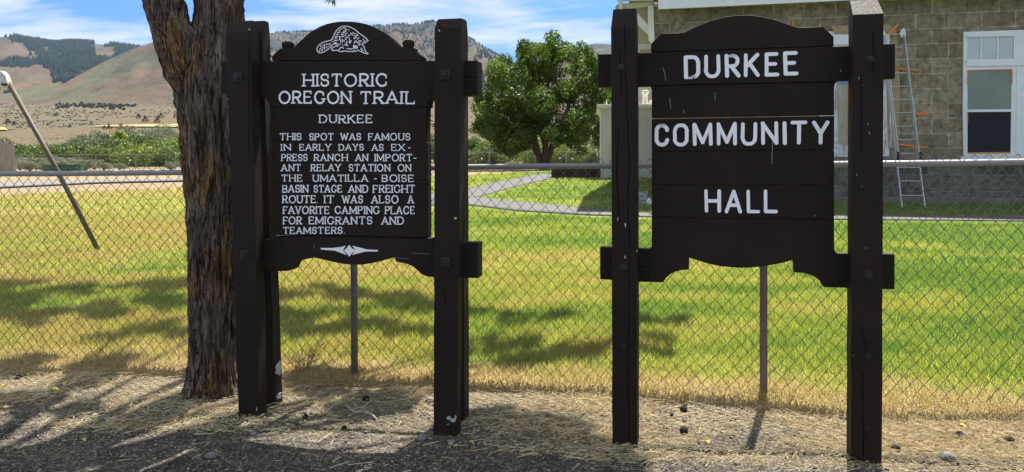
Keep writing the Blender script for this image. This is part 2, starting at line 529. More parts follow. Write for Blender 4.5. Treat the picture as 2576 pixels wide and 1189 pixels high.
def mk_bark():
    m, nt, b = material('furrowed_bark', 0.95, 0.1)
    v = opos(nt)
    g = noise_n(nt, mapped(nt, v, (13, 13, 2.6)), 1.6, 7, 0.68, 0.9)
    l = noise_n(nt, mapped(nt, v, (2.6, 2.6, 1.1), (0.4, 0.2, 0.7)), 1.5, 6, 0.68, 0.7)
    s = noise_n(nt, v, 60, 4, 0.7)
    f1 = noise_n(nt, mapped(nt, v, (19, 19, 1.9)), 1.0, 3, 0.55, 0.9)
    f2 = noise_n(nt, mapped(nt, v, (34, 34, 4.2), (3, 1, 2)), 1.0, 3, 0.55, 1.2)
    def ridge(n_, lo, hi):
        return ramp(nt, math_n(nt, 'ABSOLUTE', math_n(nt, 'SUBTRACT', n_, 0.5)), [(lo, 0.0), (hi, 1.0)])
    plate = math_n(nt, 'MULTIPLY', ridge(f1, 0.002, 0.032), math_n(nt, 'ADD', math_n(nt, 'MULTIPLY', ridge(f2, 0.001, 0.03), 0.45), 0.55))
    base = ramp(nt, g, [(0.33, (0.10, 0.08, 0.064)), (0.48, (0.20, 0.152, 0.11)), (0.66, (0.34, 0.275, 0.21))])
    li = math_n(nt, 'MULTIPLY', ramp(nt, l, [(0.50, 0.0), (0.60, 0.85)]), ramp(nt, g, [(0.40, 0.15), (0.55, 1.0)]))
    base = mixc(nt, li, base, mixc(nt, s, (0.26, 0.115, 0.018), (0.46, 0.225, 0.04)))
    pale = ramp(nt, noise_n(nt, v, 9, 5, 0.7), [(0.70, 0.0), (0.76, 0.6)])
    base = mixc(nt, pale, base, (0.30, 0.31, 0.28))
    base = mixc(nt, plate, (0.04, 0.031, 0.024), base)
    nt.links.new(base, b.inputs['Base Color'])
    h = math_n(nt, 'ADD', math_n(nt, 'ADD', g, math_n(nt, 'MULTIPLY', plate, 0.7)), math_n(nt, 'MULTIPLY', s, 0.3))
    bump(nt, b, h, 1.0, 0.04)
    return m
M_BARK = mk_bark()
M_TRUNK2, nt, b = material('smooth_grey_bark', 0.9, 0.15)
g = noise_n(nt, mapped(nt, opos(nt), (6, 6, 1.5)), 2, 5, 0.6)
nt.links.new(mixc(nt, g, (0.07, 0.05, 0.036), (0.17, 0.13, 0.10)), b.inputs['Base Color'])

def mk_hills():
    m, nt, b = material('dry_hills', 1.0, 0.0)
    v = wpos(nt)
    big = noise_n(nt, v, 0.0035, 6, 0.6, 0.4)
    mid = noise_n(nt, v, 0.02, 6, 0.65)
    sm = noise_n(nt, v, 0.16, 5, 0.7)
    sx = nt.nodes.new('ShaderNodeSeparateXYZ'); nt.links.new(v, sx.inputs[0])
    # sage and cheatgrass slopes of the bench
    bench = ramp(nt, mid, [(0.36, (0.105, 0.10, 0.074)), (0.50, (0.14, 0.118, 0.08)), (0.62, (0.155, 0.098, 0.064))])
    vo = node(nt, 'ShaderNodeTexVoronoi', Scale=0.32); nt.links.new(v, vo.inputs['Vector'])
    dots = ramp(nt, vo.outputs['Distance'], [(0.18, 0.75), (0.42, 0.0)])
    bench = mixc(nt, math_n(nt, 'MULTIPLY', dots, ramp(nt, noise_n(nt, v, 0.012, 3), [(0.36, 0.15), (0.55, 0.95)])), bench, (0.065, 0.067, 0.046))
    vo2 = node(nt, 'ShaderNodeTexVoronoi', Scale=0.09); nt.links.new(v, vo2.inputs['Vector'])
    bench = mixc(nt, ramp(nt, vo2.outputs['Distance'], [(0.12, 0.8), (0.24, 0.0)]), bench, (0.045, 0.052, 0.034))
    # bare high hills
    hill = ramp(nt, math_n(nt, 'ADD', math_n(nt, 'MULTIPLY', big, 0.55), math_n(nt, 'MULTIPLY', mid, 0.45)),
                [(0.36, (0.062, 0.057, 0.042)), (0.46, (0.098, 0.074, 0.055)), (0.55, (0.128, 0.084, 0.064)), (0.66, (0.165, 0.112, 0.07))])
    ga = node(nt, 'ShaderNodeAttribute', {'attribute_name': 'gully'}).outputs['Fac']   # olive scrub in the draws, plus relief shading painted in: dark draws, pale ribs
    hill = mixc(nt, ramp(nt, ga, [(0.02, 0.85), (0.16, 0.0)]), hill, (0.052, 0.056, 0.036))
    hill = mixc(nt, ramp(nt, ga, [(0.42, 0.0), (0.75, 0.6)]), hill, (0.17, 0.122, 0.08))
    rock = ramp(nt, noise_n(nt, mapped(nt, v, (1, 0.6, 1.6)), 0.017, 6, 0.7, 0.6), [(0.60, 0.0), (0.64, 0.8)])
    green = ramp(nt, noise_n(nt, mapped(nt, v, (1, 0.35, 1)), 0.006, 5, 0.6, 0.8), [(0.52, 0.0), (0.64, 0.7)])
    hill = mixc(nt, green, hill, (0.095, 0.105, 0.06))
    hill = mixc(nt, rock, hill, (0.05, 0.043, 0.042))
    hill = mixc(nt, ramp(nt, sm, [(0.3, 0.45), (0.6, 0.0)]), hill, (0.085, 0.072, 0.052))
    hm = node(nt, 'ShaderNodeMapRange', From_Min=1350.0, From_Max=1750.0); nt.links.new(math_n(nt, 'ADD', sx.outputs[1], math_n(nt, 'MULTIPLY', big, 300)), hm.inputs[0])
    col = mixc(nt, hm.outputs[0], bench, hill)
    # burnt timber ground on the farthest range
    fm = node(nt, 'ShaderNodeMapRange', From_Min=3300.0, From_Max=3700.0); nt.links.new(sx.outputs[1], fm.inputs[0])
    burn = ramp(nt, noise_n(nt, v, 0.008, 6, 0.7), [(0.38, (0.042, 0.046, 0.038)), (0.54, (0.07, 0.062, 0.056)), (0.68, (0.12, 0.10, 0.078))])
    col = mixc(nt, fm.outputs[0], col, burn)
    # straw-coloured field strip and valley floor
    ff = node(nt, 'ShaderNodeMapRange', From_Min=205.0, From_Max=190.0); nt.links.new(sx.outputs[1], ff.inputs[0])
    col = mixc(nt, ff.outputs[0], col, mixc(nt, mid, (0.17, 0.155, 0.08), (0.24, 0.205, 0.115)))
    nt.links.new(col, b.inputs['Base Color'])
    bump(nt, b, math_n(nt, 'ADD', mid, math_n(nt, 'MULTIPLY', sm, 0.2)), 0.9, 14.0)
    return m
M_HILLS = mk_hills()
M_FIELD, nt, b = material('cut_hay_field', 1.0, 0.0)
n_ = noise_n(nt, mapped(nt, wpos(nt), (0.02, 0.09, 1)), 1.0, 5, 0.6)
nt.links.new(mixc(nt, n_, (0.27, 0.205, 0.10), (0.35, 0.27, 0.135)), b.inputs['Base Color'])

def mk_plain(name, c1, c2, scale=8, rough=0.85, stretch=(1, 1, 1), b_str=0.3, b_dist=0.01, spec=0.3):
    m, nt, b = material(name, rough, spec)
    v = mapped(nt, opos(nt), stretch)
    g = noise_n(nt, v, scale, 6, 0.65, 0.3)
    nt.links.new(mixc(nt, ramp(nt, g, [(0.3, 0.0), (0.7, 1.0)]), c1, c2), b.inputs['Base Color'])
    if b_str: bump(nt, b, g, b_str, b_dist)
    return m
M_CONC = mk_plain('concrete_path', (0.078, 0.076, 0.073), (0.12, 0.116, 0.108), 3.5)
M_ROADG = mk_plain('pale_gravel_road', (0.13, 0.126, 0.122), (0.18, 0.172, 0.165), 3)
M_STUCCO = mk_plain('weathered_stucco', (0.46, 0.445, 0.375), (0.68, 0.655, 0.56), 1.6, stretch=(1, 1, 0.5))
M_CREAM = mk_plain('cream_paint', (0.50, 0.455, 0.30), (0.62, 0.57, 0.40), 3, 0.7)
M_CREAMW = mk_plain('off_white_paint', (0.60, 0.58, 0.50), (0.74, 0.72, 0.65), 4, 0.6)
M_WHITE = mk_plain('white_trim_paint', (0.66, 0.68, 0.70), (0.78, 0.79, 0.80), 5, 0.5, b_str=0.1)
M_RUST = mk_plain('rusty_steel', (0.022, 0.012, 0.009), (0.075, 0.04, 0.026), 4, 0.8)
M_GREEN = mk_plain('green_bin_plastic', (0.028, 0.075, 0.035), (0.045, 0.11, 0.05), 6, 0.5)
M_ALU = mk_galv('ladder_aluminium', (0.36, 0.37, 0.39), (0.52, 0.53, 0.55), 0.4, 0.6)
M_TAPE = mk_plain('orange_tape', (0.62, 0.17, 0.035), (0.75, 0.26, 0.06), 9, 0.6)
M_BTAPE, _, _ = material('blue_tape', 0.6, color=(0.08, 0.25, 0.62))
M_CLOTH = mk_plain('white_rag', (0.60, 0.58, 0.54), (0.78, 0.77, 0.74), 20, 0.9)
M_CARD = mk_plain('brown_cardboard', (0.30, 0.22, 0.13), (0.42, 0.32, 0.20), 10, 0.9)
M_PIPE = mk_plain('painted_pipe', (0.06, 0.05, 0.032), (0.115, 0.095, 0.065), 10, 0.6)
M_CASTW = mk_plain('worn_white_casting', (0.36, 0.35, 0.31), (0.66, 0.65, 0.61), 16, 0.6, b_str=0.5)
M_BOLT = mk_plain('dark_painted_bolt', (0.010, 0.009, 0.009), (0.03, 0.026, 0.024), 30, 0.45)
M_STONE = mk_plain('grey_stone', (0.10, 0.095, 0.09), (0.26, 0.25, 0.235), 14, 0.9)
M_HUSK = mk_plain('black_walnut_husk', (0.012, 0.009, 0.007), (0.04, 0.028, 0.02), 60, 0.9, b_str=0.8)
M_YLEAF = mk_plain('yellow_leaf', (0.55, 0.40, 0.03), (0.70, 0.52, 0.05), 20, 0.7)
M_TWIG = mk_plain('bleached_twig', (0.22, 0.19, 0.15), (0.42, 0.38, 0.32), 20, 0.9)
M_WEED = mk_plain('dead_weed_stems', (0.19, 0.12, 0.085), (0.33, 0.235, 0.16), 20, 0.9)
M_SHED = mk_plain('silvered_barn_boards', (0.14, 0.12, 0.10), (0.38, 0.34, 0.30), 3, 0.9, (9, 9, 0.5))
M_GREYWOOD = mk_plain('grey_bench_wood', (0.24, 0.25, 0.26), (0.38, 0.39, 0.40), 4, 0.8, (2, 2, 9))
M_BLIND = mk_plain('green_grey_blind', (0.17, 0.20, 0.18), (0.22, 0.25, 0.225), 1.2, 0.35)
M_TRANSOM = mk_plain('frosted_transom', (0.44, 0.48, 0.50), (0.54, 0.57, 0.58), 1.2, 0.35)
M_GLASS, nt, b = material('dark_window_glass', 0.06, 0.16, color=(0.012, 0.013, 0.014))

def mk_plastic():
    m, nt, b = material('masking_plastic', 0.3, 0.5)
    v = opos(nt)
    n = noise_n(nt, mapped(nt, v, (3.5, 1, 0.9)), 2.2, 6, 0.62, 1.4)
    nt.links.new(ramp(nt, n, [(0.38, (0.36, 0.31, 0.25)), (0.50, (0.50, 0.50, 0.50)), (0.6, (0.68, 0.71, 0.75))]), b.inputs['Base Color'])
    bump(nt, b, n, 0.8, 0.05)
    return m
M_PLASTIC = mk_plastic()

def mk_block(name, dark, lite, mort, bw, rh, off=0.5):
    m, nt, b = material(name, 0.95, 0.15)
    v = opos(nt)
    sx = nt.nodes.new('ShaderNodeSeparateXYZ'); nt.links.new(v, sx.inputs[0])
    cb = nt.nodes.new('ShaderNodeCombineXYZ'); nt.links.new(sx.outputs[0], cb.inputs[0]); nt.links.new(sx.outputs[2], cb.inputs[1])
    wob = noise_n(nt, v, 5, 3, 0.6)
    vv = node(nt, 'ShaderNodeVectorMath', {'operation': 'ADD'}); nt.links.new(cb.outputs[0], vv.inputs[0])
    cw = nt.nodes.new('ShaderNodeCombineXYZ'); nt.links.new(math_n(nt, 'MULTIPLY', math_n(nt, 'SUBTRACT', wob, 0.5), 0.03), cw.inputs[0]); nt.links.new(math_n(nt, 'MULTIPLY', math_n(nt, 'SUBTRACT', wob, 0.5), 0.02), cw.inputs[1])
    nt.links.new(cw.outputs[0], vv.inputs[1])
    br = node(nt, 'ShaderNodeTexBrick', {'offset': off}, Scale=1.0, Mortar_Size=0.014, Mortar_Smooth=0.3, Bias=0.0, Brick_Width=bw, Row_Height=rh,
              Color1=c4(dark), Color2=c4(lite), Mortar=c4(mort))
    nt.links.new(vv.outputs[0], br.inputs['Vector'])
    rk = noise_n(nt, v, 6.5, 7, 0.68, 0.7)
    st = noise_n(nt, mapped(nt, v, (1, 1, 0.35)), 1.7, 5, 0.65)
    col = mixc(nt, 1.0, br.outputs[0], ramp(nt, rk, [(0.32, 0.5), (0.5, 0.95), (0.68, 1.4)]), 'MULTIPLY')
    col = mixc(nt, ramp(nt, st, [(0.5, 0.0), (0.72, 0.65)]), col, tuple(x * 0.45 for x in dark))
    nt.links.new(col, b.inputs['Base Color'])
    h = math_n(nt, 'ADD', math_n(nt, 'MULTIPLY', br.outputs[1], -0.6), math_n(nt, 'MULTIPLY', rk, 1.1))
    bump(nt, b, h, 0.9, 0.07)
    return m
M_BLOCK = mk_block('rock_faced_block', (0.225, 0.182, 0.122), (0.37, 0.305, 0.212), (0.50, 0.43, 0.325), 0.66, 0.325)
M_BASEBLK = mk_block('dark_base_block', (0.125, 0.115, 0.10), (0.19, 0.172, 0.148), (0.25, 0.23, 0.195), 0.9, 0.36)
M_PLINTH = mk_plain('smooth_plinth', (0.11, 0.105, 0.10), (0.18, 0.17, 0.155), 2.5)
M_SHINGLE = mk_plain('roof_shingle', (0.07, 0.065, 0.06), (0.12, 0.11, 0.10), 12)

# ------------------------------------------------------------------ the ground and what lies on it
def sheet(name, xs_rows, ys, mat, dz=0.0, zf=gz, kind='structure', rough_amp=0.0):
    """xs_rows: (ny, nx) x positions; ys: (ny,)"""
    ny, nx = xs_rows.shape
    Y = np.repeat(ys[:, None], nx, 1)
    Z = zf(xs_rows, Y) + dz
    if rough_amp:
        Z = Z + rough_amp * (fbm(xs_rows * 1.3, Y * 1.3, 3, 5) - 0.5) * np.clip((14 - Y) / 6, 0, 1)
        Z = Z + rough_amp * 0.35 * (fbm(xs_rows * 7, Y * 7, 3, 8) - 0.5) * np.clip((8 - Y) / 2, 0, 1)
    V = np.stack([xs_rows, Y, Z], -1).reshape(-1, 3)
    i = np.arange((ny - 1) * nx).reshape(ny - 1, nx)[:, :-1].ravel()
    Fc = np.stack([i, i + 1, i + nx + 1, i + nx], 1)
    o = np_mesh(name, V, Fc, mat, smooth=True)
    o['kind'] = kind
    return o

ys = np.concatenate([np.linspace(-40, 1.5, 12), np.arange(1.8, 8, 0.09), np.geomspace(8, 82, 60)])
sx_ = np.sign(np.linspace(-1, 1, 221)) * np.abs(np.linspace(-1, 1, 221)) ** 1.15
xs = (7 + 1.0 * np.maximum(ys, 0))[:, None] * sx_[None, :]
ROUGH = 0.05
def gz_rough(X, Y):
    X = np.asarray(X, float); Y = np.asarray(Y, float)
    z = gz(X, Y) + ROUGH * (fbm(X * 1.3, Y * 1.3, 3, 5) - 0.5) * np.clip((14 - Y) / 6, 0, 1)
    return z + ROUGH * 0.35 * (fbm(X * 7, Y * 7, 3, 8) - 0.5) * np.clip((8 - Y) / 2, 0, 1)
sheet('ground', xs, ys, M_GROUND, 0.0, gz_rough)

# lawn: turf sheet with a ragged raised edge just in front of the fence
def lawn_near(x):
    return fence_y(x) - 0.10 + 0.22 * (fbm(np.asarray(x) * 1.4, np.asarray(x) * 0 + 3.3, 3, 21) - 0.5) - 0.10 * np.clip(np.asarray(x) / 2.0, 0, 1)
def lawn_far(x):
    x = np.asarray(x, float)
    return np.interp(x, [-40, -17, -14, -9.5, -5, -1, 3, 30], [21.5, 21.5, 22.0, 24.5, 27, 33, 38, 38])
nx, ny = 240, 150
U = np.linspace(-1, 1, nx)
T = np.concatenate([[0, 0.0008, 0.0018], np.linspace(0.003, 0.2, 70)[1:], np.linspace(0.2, 1, ny - 72)[1:]])
V = []
for t in T:
    xn = U * 9.0
    x = xn + U * 27.0 * t
    y0 = lawn_near(xn); y1 = lawn_far(U * 36)
    y = y0 + (y1 - y0) * t
    z = gz_rough(x, y) + (-0.02 if t == 0 else 0.035 if t < 0.001 else 0.06)
    V.append(np.stack([x, y, z], 1))
V = np.concatenate(V)
i = np.arange((len(T) - 1) * nx).reshape(len(T) - 1, nx)[:, :-1].ravel()
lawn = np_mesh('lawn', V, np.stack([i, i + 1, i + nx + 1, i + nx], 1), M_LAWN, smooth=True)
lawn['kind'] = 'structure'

# concrete paths and gravel road
def strip(name, upper, lower, mat, dz, n=40):
    up = [on_ground(*p) for p in upper]; lo = [on_ground(*p) for p in lower]
    def res(pts, n):
        d = [0]
        for a, b_ in zip(pts, pts[1:]): d.append(d[-1] + (b_ - a).length)
        q = np.linspace(0, d[-1], n)
        return np.stack([np.interp(q, d, [p[k] for p in pts]) for k in range(2)], 1)
    a, c = res(up, n), res(lo, n)
    rows = []
    for k in range(7):
        xy = c + (a - c) * k / 6
        rows.append(np.concatenate([xy, (gz_rough(xy[:, 0], xy[:, 1]) + dz)[:, None]], 1))
    V = np.concatenate(rows)
    i = np.arange(6 * n).reshape(6, n)[:, :-1].ravel()
    o = np_mesh(name, V, np.stack([i, i + 1, i + n + 1, i + n], 1), mat, smooth=True)
    o['kind'] = 'structure'
    md = o.modifiers.new('thickness', 'SOLIDIFY'); md.thickness = 0.05; md.offset = -1
    return o
strip('concrete_walk', [(930, 492), (1100, 497), (1207, 505), (1350, 521), (1535, 538), (1640, 544), (2100, 550), (2640, 553)],
      [(930, 530), (1100, 526), (1180, 525), (1300, 540), (1480, 551), (1640, 557), (2100, 563), (2640, 568)], M_CONC, 0.080)
strip('branch_path', [(1040, 505), (1180, 481), (1283, 457), (1345, 445), (1395, 441)], [(1110, 521), (1207, 503), (1297, 477), (1360, 462), (1410, 452)], M_CONC, 0.086)
strip('gravel_road', [(-200, 472), (0, 465), (240, 458), (470, 453), (700, 451), (1000, 449)], [(-200, 485), (0, 476), (240, 464), (470, 458.5), (700, 456), (1000, 454)], M_ROADG, 0.075)

# ------------------------------------------------------------------ hills
RIDGES = [  # (photo-measured skyline points, distance, foot distance, power)
    ('brown', [(-900, 330), (-100, 292), (70, 246), (150, 214), (250, 160), (330, 122), (400, 98), (460, 92), (540, 112), (640, 165), (760, 215), (900, 240), (3500, 330)], 2500, 1500, 0.9),
    ('spur', [(-900, 330), (350, 275), (400, 240), (445, 205), (520, 170), (640, 150), (760, 185), (900, 232), (3500, 330)], 2050, 1450, 0.95),
    ('forest', [(-900, 120), (-200, 95), (0, 93), (40, 93), (70, 100), (130, 111), (200, 108), (300, 115), (420, 135), (700, 190), (3500, 320)], 3700, 2000, 0.9),
    ('range', [(-900, 300), (300, 200), (560, 112), (670, 84), (750, 80), (850, 78), (950, 65), (1050, 60), (1090, 55), (1130, 66), (1180, 95), (1230, 127), (1300, 165), (1400, 200), (3500, 320)], 4700, 1900, 0.8),
    ('east', [(-900, 330), (1100, 240), (1250, 190), (1380, 142), (1450, 118), (1500, 109), (1540, 112), (1700, 100), (2000, 130), (2600, 90), (3500, 150)], 4300, 1700, 0.85),
]
_bY = np.log([60, 80, 150, 400, 1000, 1500, 2200, 3000, 7000])
_bP = np.array([424, 420, 402, 341, 288, 263, 251, 243, 232])
def base_hill(X, Y):
    y = np.interp(np.log(Y), _bY, _bP)
    y = y + 9 * (fbm(X / 160 + 5, Y / 260, 4, 3) - 0.5) * np.clip((Y - 150) / 300, 0, 1)
    return EYE + (HY - y) / F * Y
def hill_z(X, Y, which=False):
    X = np.asarray(X, float); Y = np.asarray(Y, float)
    z = base_hill(X, Y); bz = z.copy()
    idx = np.zeros(z.shape, int); gsel = np.full(z.shape, 0.5)
    for k, (nm, pts, Yr, Yf, pw) in enumerate(RIDGES):
        px = CX + F * X / Y
        yr = np.interp(px, [p[0] for p in pts], [p[1] for p in pts])
        zr = EYE + (HY - yr) / F * Yr
        zf = base_hill(X / Y * Yf, np.full_like(Y, Yf))
        t = np.clip((Y - Yf) / (Yr - Yf), 0, 1)
        zz_ = zf + (zr - zf) * t ** pw
        back = np.clip((Y - Yr) / Yr, 0, 2)
        zz_ = zz_ - back * 0.9 * Yr * 0.35
        gul = np.abs(fbm(X / 260 + k * 7 + 0.15 * fbm(Y / 150, X / 150, 2, 9), Y / 900, 4, 30 + k) - 0.5) * 2
        small = fbm(X / 70, Y / 160, 4, 50 + k) - 0.5
        amp = np.maximum(zr - zf, 0) * 2.5 * t * (1 - t)
        zz_ = zz_ + amp * (0.62 * (gul - 0.35) + 0.2 * small)
        zz_ = np.where(Y < Yr, np.minimum(zz_, EYE + (zr - EYE) * (Y / Yr) - 2), zz_) - (Y < Yf) * 400
        idx = np.where(zz_ > z, k + 1, idx); gsel = np.where(zz_ > z, gul + 0.35 * small, gsel)
        z = np.maximum(z, zz_)
    return (z, idx, gsel) if which else z
hy = np.geomspace(80, 6800, 300)
hu = np.linspace(-1.0, 1.0, 480)
hx = hy[:, None] * hu[None, :]
def hz_blend(X, Y):
    a = np.clip((Y - 80) / 40, 0, 1)
    return (1 - a) * gz(X, np.minimum(Y, 82)) + a * hill_z(X, Y)
hills_o = sheet('hills', hx, hy, M_HILLS, 0.0, hz_blend)
_g = hill_z(hx, np.repeat(hy[:, None], hx.shape[1], 1), True)[2]
at_ = hills_o.data.attributes.new('gully', 'FLOAT', 'POINT'); at_.data.foreach_set('value', _g.astype(np.float32).ravel())

def px_of(X, Y, Z):
    return CX + F * X / Y, HY - F * (Z - EYE) / Y

# hay field strip on the bench
def overlay(name, pts, mat, dz, zf, nu=60, nv=10):
    """pts: world corners given as (x_photo, distance) pairs, near edge and far edge"""
    near, far = pts
    q = np.linspace(0, 1, nu)
    xn = np.interp(q, np.linspace(0, 1, len(near)), [p[0] for p in near]); yn = np.interp(q, np.linspace(0, 1, len(near)), [p[1] for p in near])
    xf = np.interp(q, np.linspace(0, 1, len(far)), [p[0] for p in far]); yf = np.interp(q, np.linspace(0, 1, len(far)), [p[1] for p in far])
    rows = []
    for k in range(nv):
        t = k / (nv - 1); px = xn + (xf - xn) * t; Y = yn + (yf - yn) * t
        X = (px - CX) / F * Y
        rows.append(np.stack([X, Y, zf(X, Y) + dz], 1))
    V = np.concatenate(rows); i = np.arange((nv - 1) * nu).reshape(nv - 1, nu)[:, :-1].ravel()
    o = np_mesh(name, V, np.stack([i, i + 1, i + nu + 1, i + nu], 1), mat, smooth=True)
    o['kind'] = 'structure'
    return o
overlay('hay_field', ([(225, 565), (330, 560), (480, 545)], [(255, 585), (330, 610), (480, 645)]), M_FIELD, 0.9, hz_blend, 60, 14)
overlay('dry_bank', ([(-60, 480), (20, 480)], [(-60, 560), (12, 540)]), M_FIELD, 0.9, hz_blend, 20, 8)

# ------------------------------------------------------------------ far vegetation that reads as one mass
def cones(name, X, Y, Z, H, Wd, mat, n=5):
    m = len(X)
    a = np.linspace(0, 2 * math.pi, n, endpoint=False)
    ph = RS.rand(m) * 6.28
    base = np.stack([X[:, None] + (Wd[:, None] * np.cos(a + ph[:, None])), Y[:, None] + Wd[:, None] * np.sin(a + ph[:, None]), np.repeat((Z + 0.08 * H)[:, None], n, 1)], -1)
    tip = np.stack([X, Y, Z + H], -1)[:, None, :]
    V = np.concatenate([base, tip], 1).reshape(-1, 3)
    o = np.arange(m)[:, None] * (n + 1)
    k = np.arange(n)[None, :]
    Fc = np.stack([(o + k), (o + (k + 1) % n), np.repeat(o + n, n, 1)], -1).reshape(-1, 3)
    return np_mesh(name, V, Fc, mat)

N = 260000
u = np.where(RS.rand(N) < 0.5, RS.uniform(-0.70, -0.44, N), RS.uniform(-0.4, 0.06, N)); Yy = RS.uniform(2000, 4900, N); Xx = u * Yy
Zz, wh, bz_ = hill_z(Xx, Yy, True)
ppx, ppy = px_of(Xx, Yy, Zz)
nm_ = fbm(Xx / 170, Yy / 260, 4, 77); nm2 = fbm(Xx / 45, Yy / 45, 2, 79)
edge = ppx - (30 + (ppy - 104) * 1.02) + 60 * (nm_ - 0.5)
okf = (wh == 3) & (((edge > 0) & (nm2 > 0.30)) | ((ppy < 250) & (nm_ > 0.66) & (ppx < 150) & (ppy < 190)))
okf &= (RS.rand(N) < np.clip(edge / 45, 0.12, 1)) | (edge < 0)
okf &= ~((ppx > 238) & (ppx < 290) & (ppy < 150) & (nm_ > 0.42))
okm = (wh == 4) & (nm_ * 0.6 + nm2 * 0.4 > 0.455) & (RS.rand(N) < 0.8)
sel = np.where(okf & (RS.rand(N) < 0.85))[0][:12000]
sel2 = np.where(okm)[0][:10000]
a = np.concatenate([sel, sel2])
Hh = np.where(np.arange(len(a)) < len(sel), RS.uniform(13, 27, len(a)), RS.uniform(9, 18, len(a)))
fo = cones('conifer_forest', Xx[a], Yy[a], Zz[a] - 1, Hh, Hh * RS.uniform(0.2, 0.3, len(a)), M_PINE)
tag(fo, 'dark conifer forest covering the upper mountain slopes', 'forest', kind='stuff')

# junipers thick along the foot of the brown hill, and scrub over the bench
N = 26000
u = RS.uniform(-0.72, 0.3, N); Yy = np.exp(RS.uniform(math.log(220), math.log(1900), N)); Xx = u * Yy
Zz = hz_blend(Xx, Yy); ppx, ppy = px_of(Xx, Yy, Zz)
nm_ = fbm(Xx / 90, Yy / 120, 3, 91)
thick = (np.abs(ppy - (272 - (ppx - 150) * 0.03 + 5 * np.sin(ppx / 40))) < 6) & (ppx > 140) & (ppx < 345) & (nm_ > 0.35)
a = np.where(thick)[0][:520]
Hh = RS.uniform(2.5, 5, len(a))
def tufts(name, X, Y, Z, H, Wd, mat):
    """low rounded shrubs: a six-sided dome each"""
    m = len(X); n = 6
    ang = np.linspace(0, 2 * math.pi, n, endpoint=False)
    rings = []
    for r, h in ((0.75, 0.0), (1.0, 0.45), (0.6, 0.85)):
        rr = r * (1 + 0.3 * (RS.rand(m, n) - 0.5))
        rings.append(np.stack([X[:, None] + Wd[:, None] * rr * np.cos(ang), Y[:, None] + Wd[:, None] * rr * np.sin(ang), Z[:, None] + H[:, None] * (h + 0.12 * (RS.rand(m, n) - 0.5))], -1))
    tip = np.stack([X, Y, Z + H], -1)[:, None, :]
    V = np.concatenate(rings + [tip], 1).reshape(-1, 3)
    o = np.arange(m)[:, None] * (3 * n + 1); k = np.arange(n)[None, :]; k1 = (k + 1) % n
    T_ = [np.stack([o + k, o + k1, o + n + k1], -1), np.stack([o + k, o + n + k1, o + n + k], -1),
          np.stack([o + n + k, o + n + k1, o + 2 * n + k1], -1), np.stack([o + n + k, o + 2 * n + k1, o + 2 * n + k], -1),
          np.stack([o + 2 * n + k, o + 2 * n + k1, np.repeat(o + 3 * n, n, 1)], -1)]
    return np_mesh(name, V, np.concatenate([t.reshape(-1, 3) for t in T_]), mat)
tag(tufts('juniper_thicket', Xx[a], Yy[a], Zz[a] - 0.3, Hh, Hh * 0.55, M_JUN), 'dense band of dark junipers at the foot of the brown hill', 'trees', kind='stuff')
rest = np.where(~thick & (nm_ > 0.42) & (ppy > 255) & (ppy < 352))[0][:4200]
Hh = RS.uniform(0.35, 1.0, len(rest)) * np.clip(Yy[rest] / 500, 0.7, 2.0)
tag(tufts('sagebrush_scrub', Xx[rest], Yy[rest], Zz[rest] - 0.1, Hh, Hh * 0.9, mk_leaf('scrub', (0.075, 0.076, 0.052), (0.11, 0.108, 0.076), (0.15, 0.145, 0.105), 0.1, 0.02, 0.0)), 'low grey sagebrush scattered over the dry lower slopes', 'shrubs', kind='stuff')

# ------------------------------------------------------------------ leafy crowns
def leaf_mesh(name, centers, radii, count, size, mat, parent, flat=0.0, stretch=1.0, loc_dark=None):
    """many small leaf quads in clumps; centers (n,3), radii (n,), count leaves in all"""
    centers = np.asarray(centers, float); radii = np.asarray(radii, float)
    w = radii ** 2; w = w / w.sum()
    who = RS.choice(len(centers), count, p=w)
    d = RS.normal(size=(count, 3)); d /= np.linalg.norm(d, axis=1)[:, None]
    rr = radii[who] * RS.uniform(0.35, 1.0, count) ** 0.6
    c = centers[who] + d * rr[:, None] * np.array([1, 1, 0.85])
    nrm = d + RS.normal(size=(count, 3)) * 0.8 + np.array([0, 0, flat]); nrm /= np.linalg.norm(nrm, axis=1)[:, None]
    t = np.cross(nrm, RS.normal(size=(count, 3))); t /= np.linalg.norm(t, axis=1)[:, None]
    b_ = np.cross(nrm, t)
    s = size * RS.uniform(0.6, 1.3, count)[:, None]
    L = t * s * stretch; Wd = b_ * s * 0.5
    V = np.stack([c - L * 0.5, c + Wd * 0.5 - L * 0.05, c + L * 0.5, c - Wd * 0.5 - L * 0.05], 1).reshape(-1, 3)
    Fc = np.arange(count * 4).reshape(count, 4)
    return np_mesh(name, V, Fc, mat, parent)

def clumps(n, rx, ry, z0, z1, shell=0.55, pinch=0.3):
    """clump centres through an egg-shaped crown"""
    out = []
    while len(out) < n:
        d = RS.normal(size=3); d /= np.linalg.norm(d)
        r = RS.uniform(shell, 1.0)
        h = (d[2] * r + 1) / 2
        k = 1 - pinch * max(0, h - 0.5) * 2 * 0.6
        out.append((d[0] * r * rx * k, d[1] * r * ry * k, z0 + (z1 - z0) * h))
    return np.array(out)

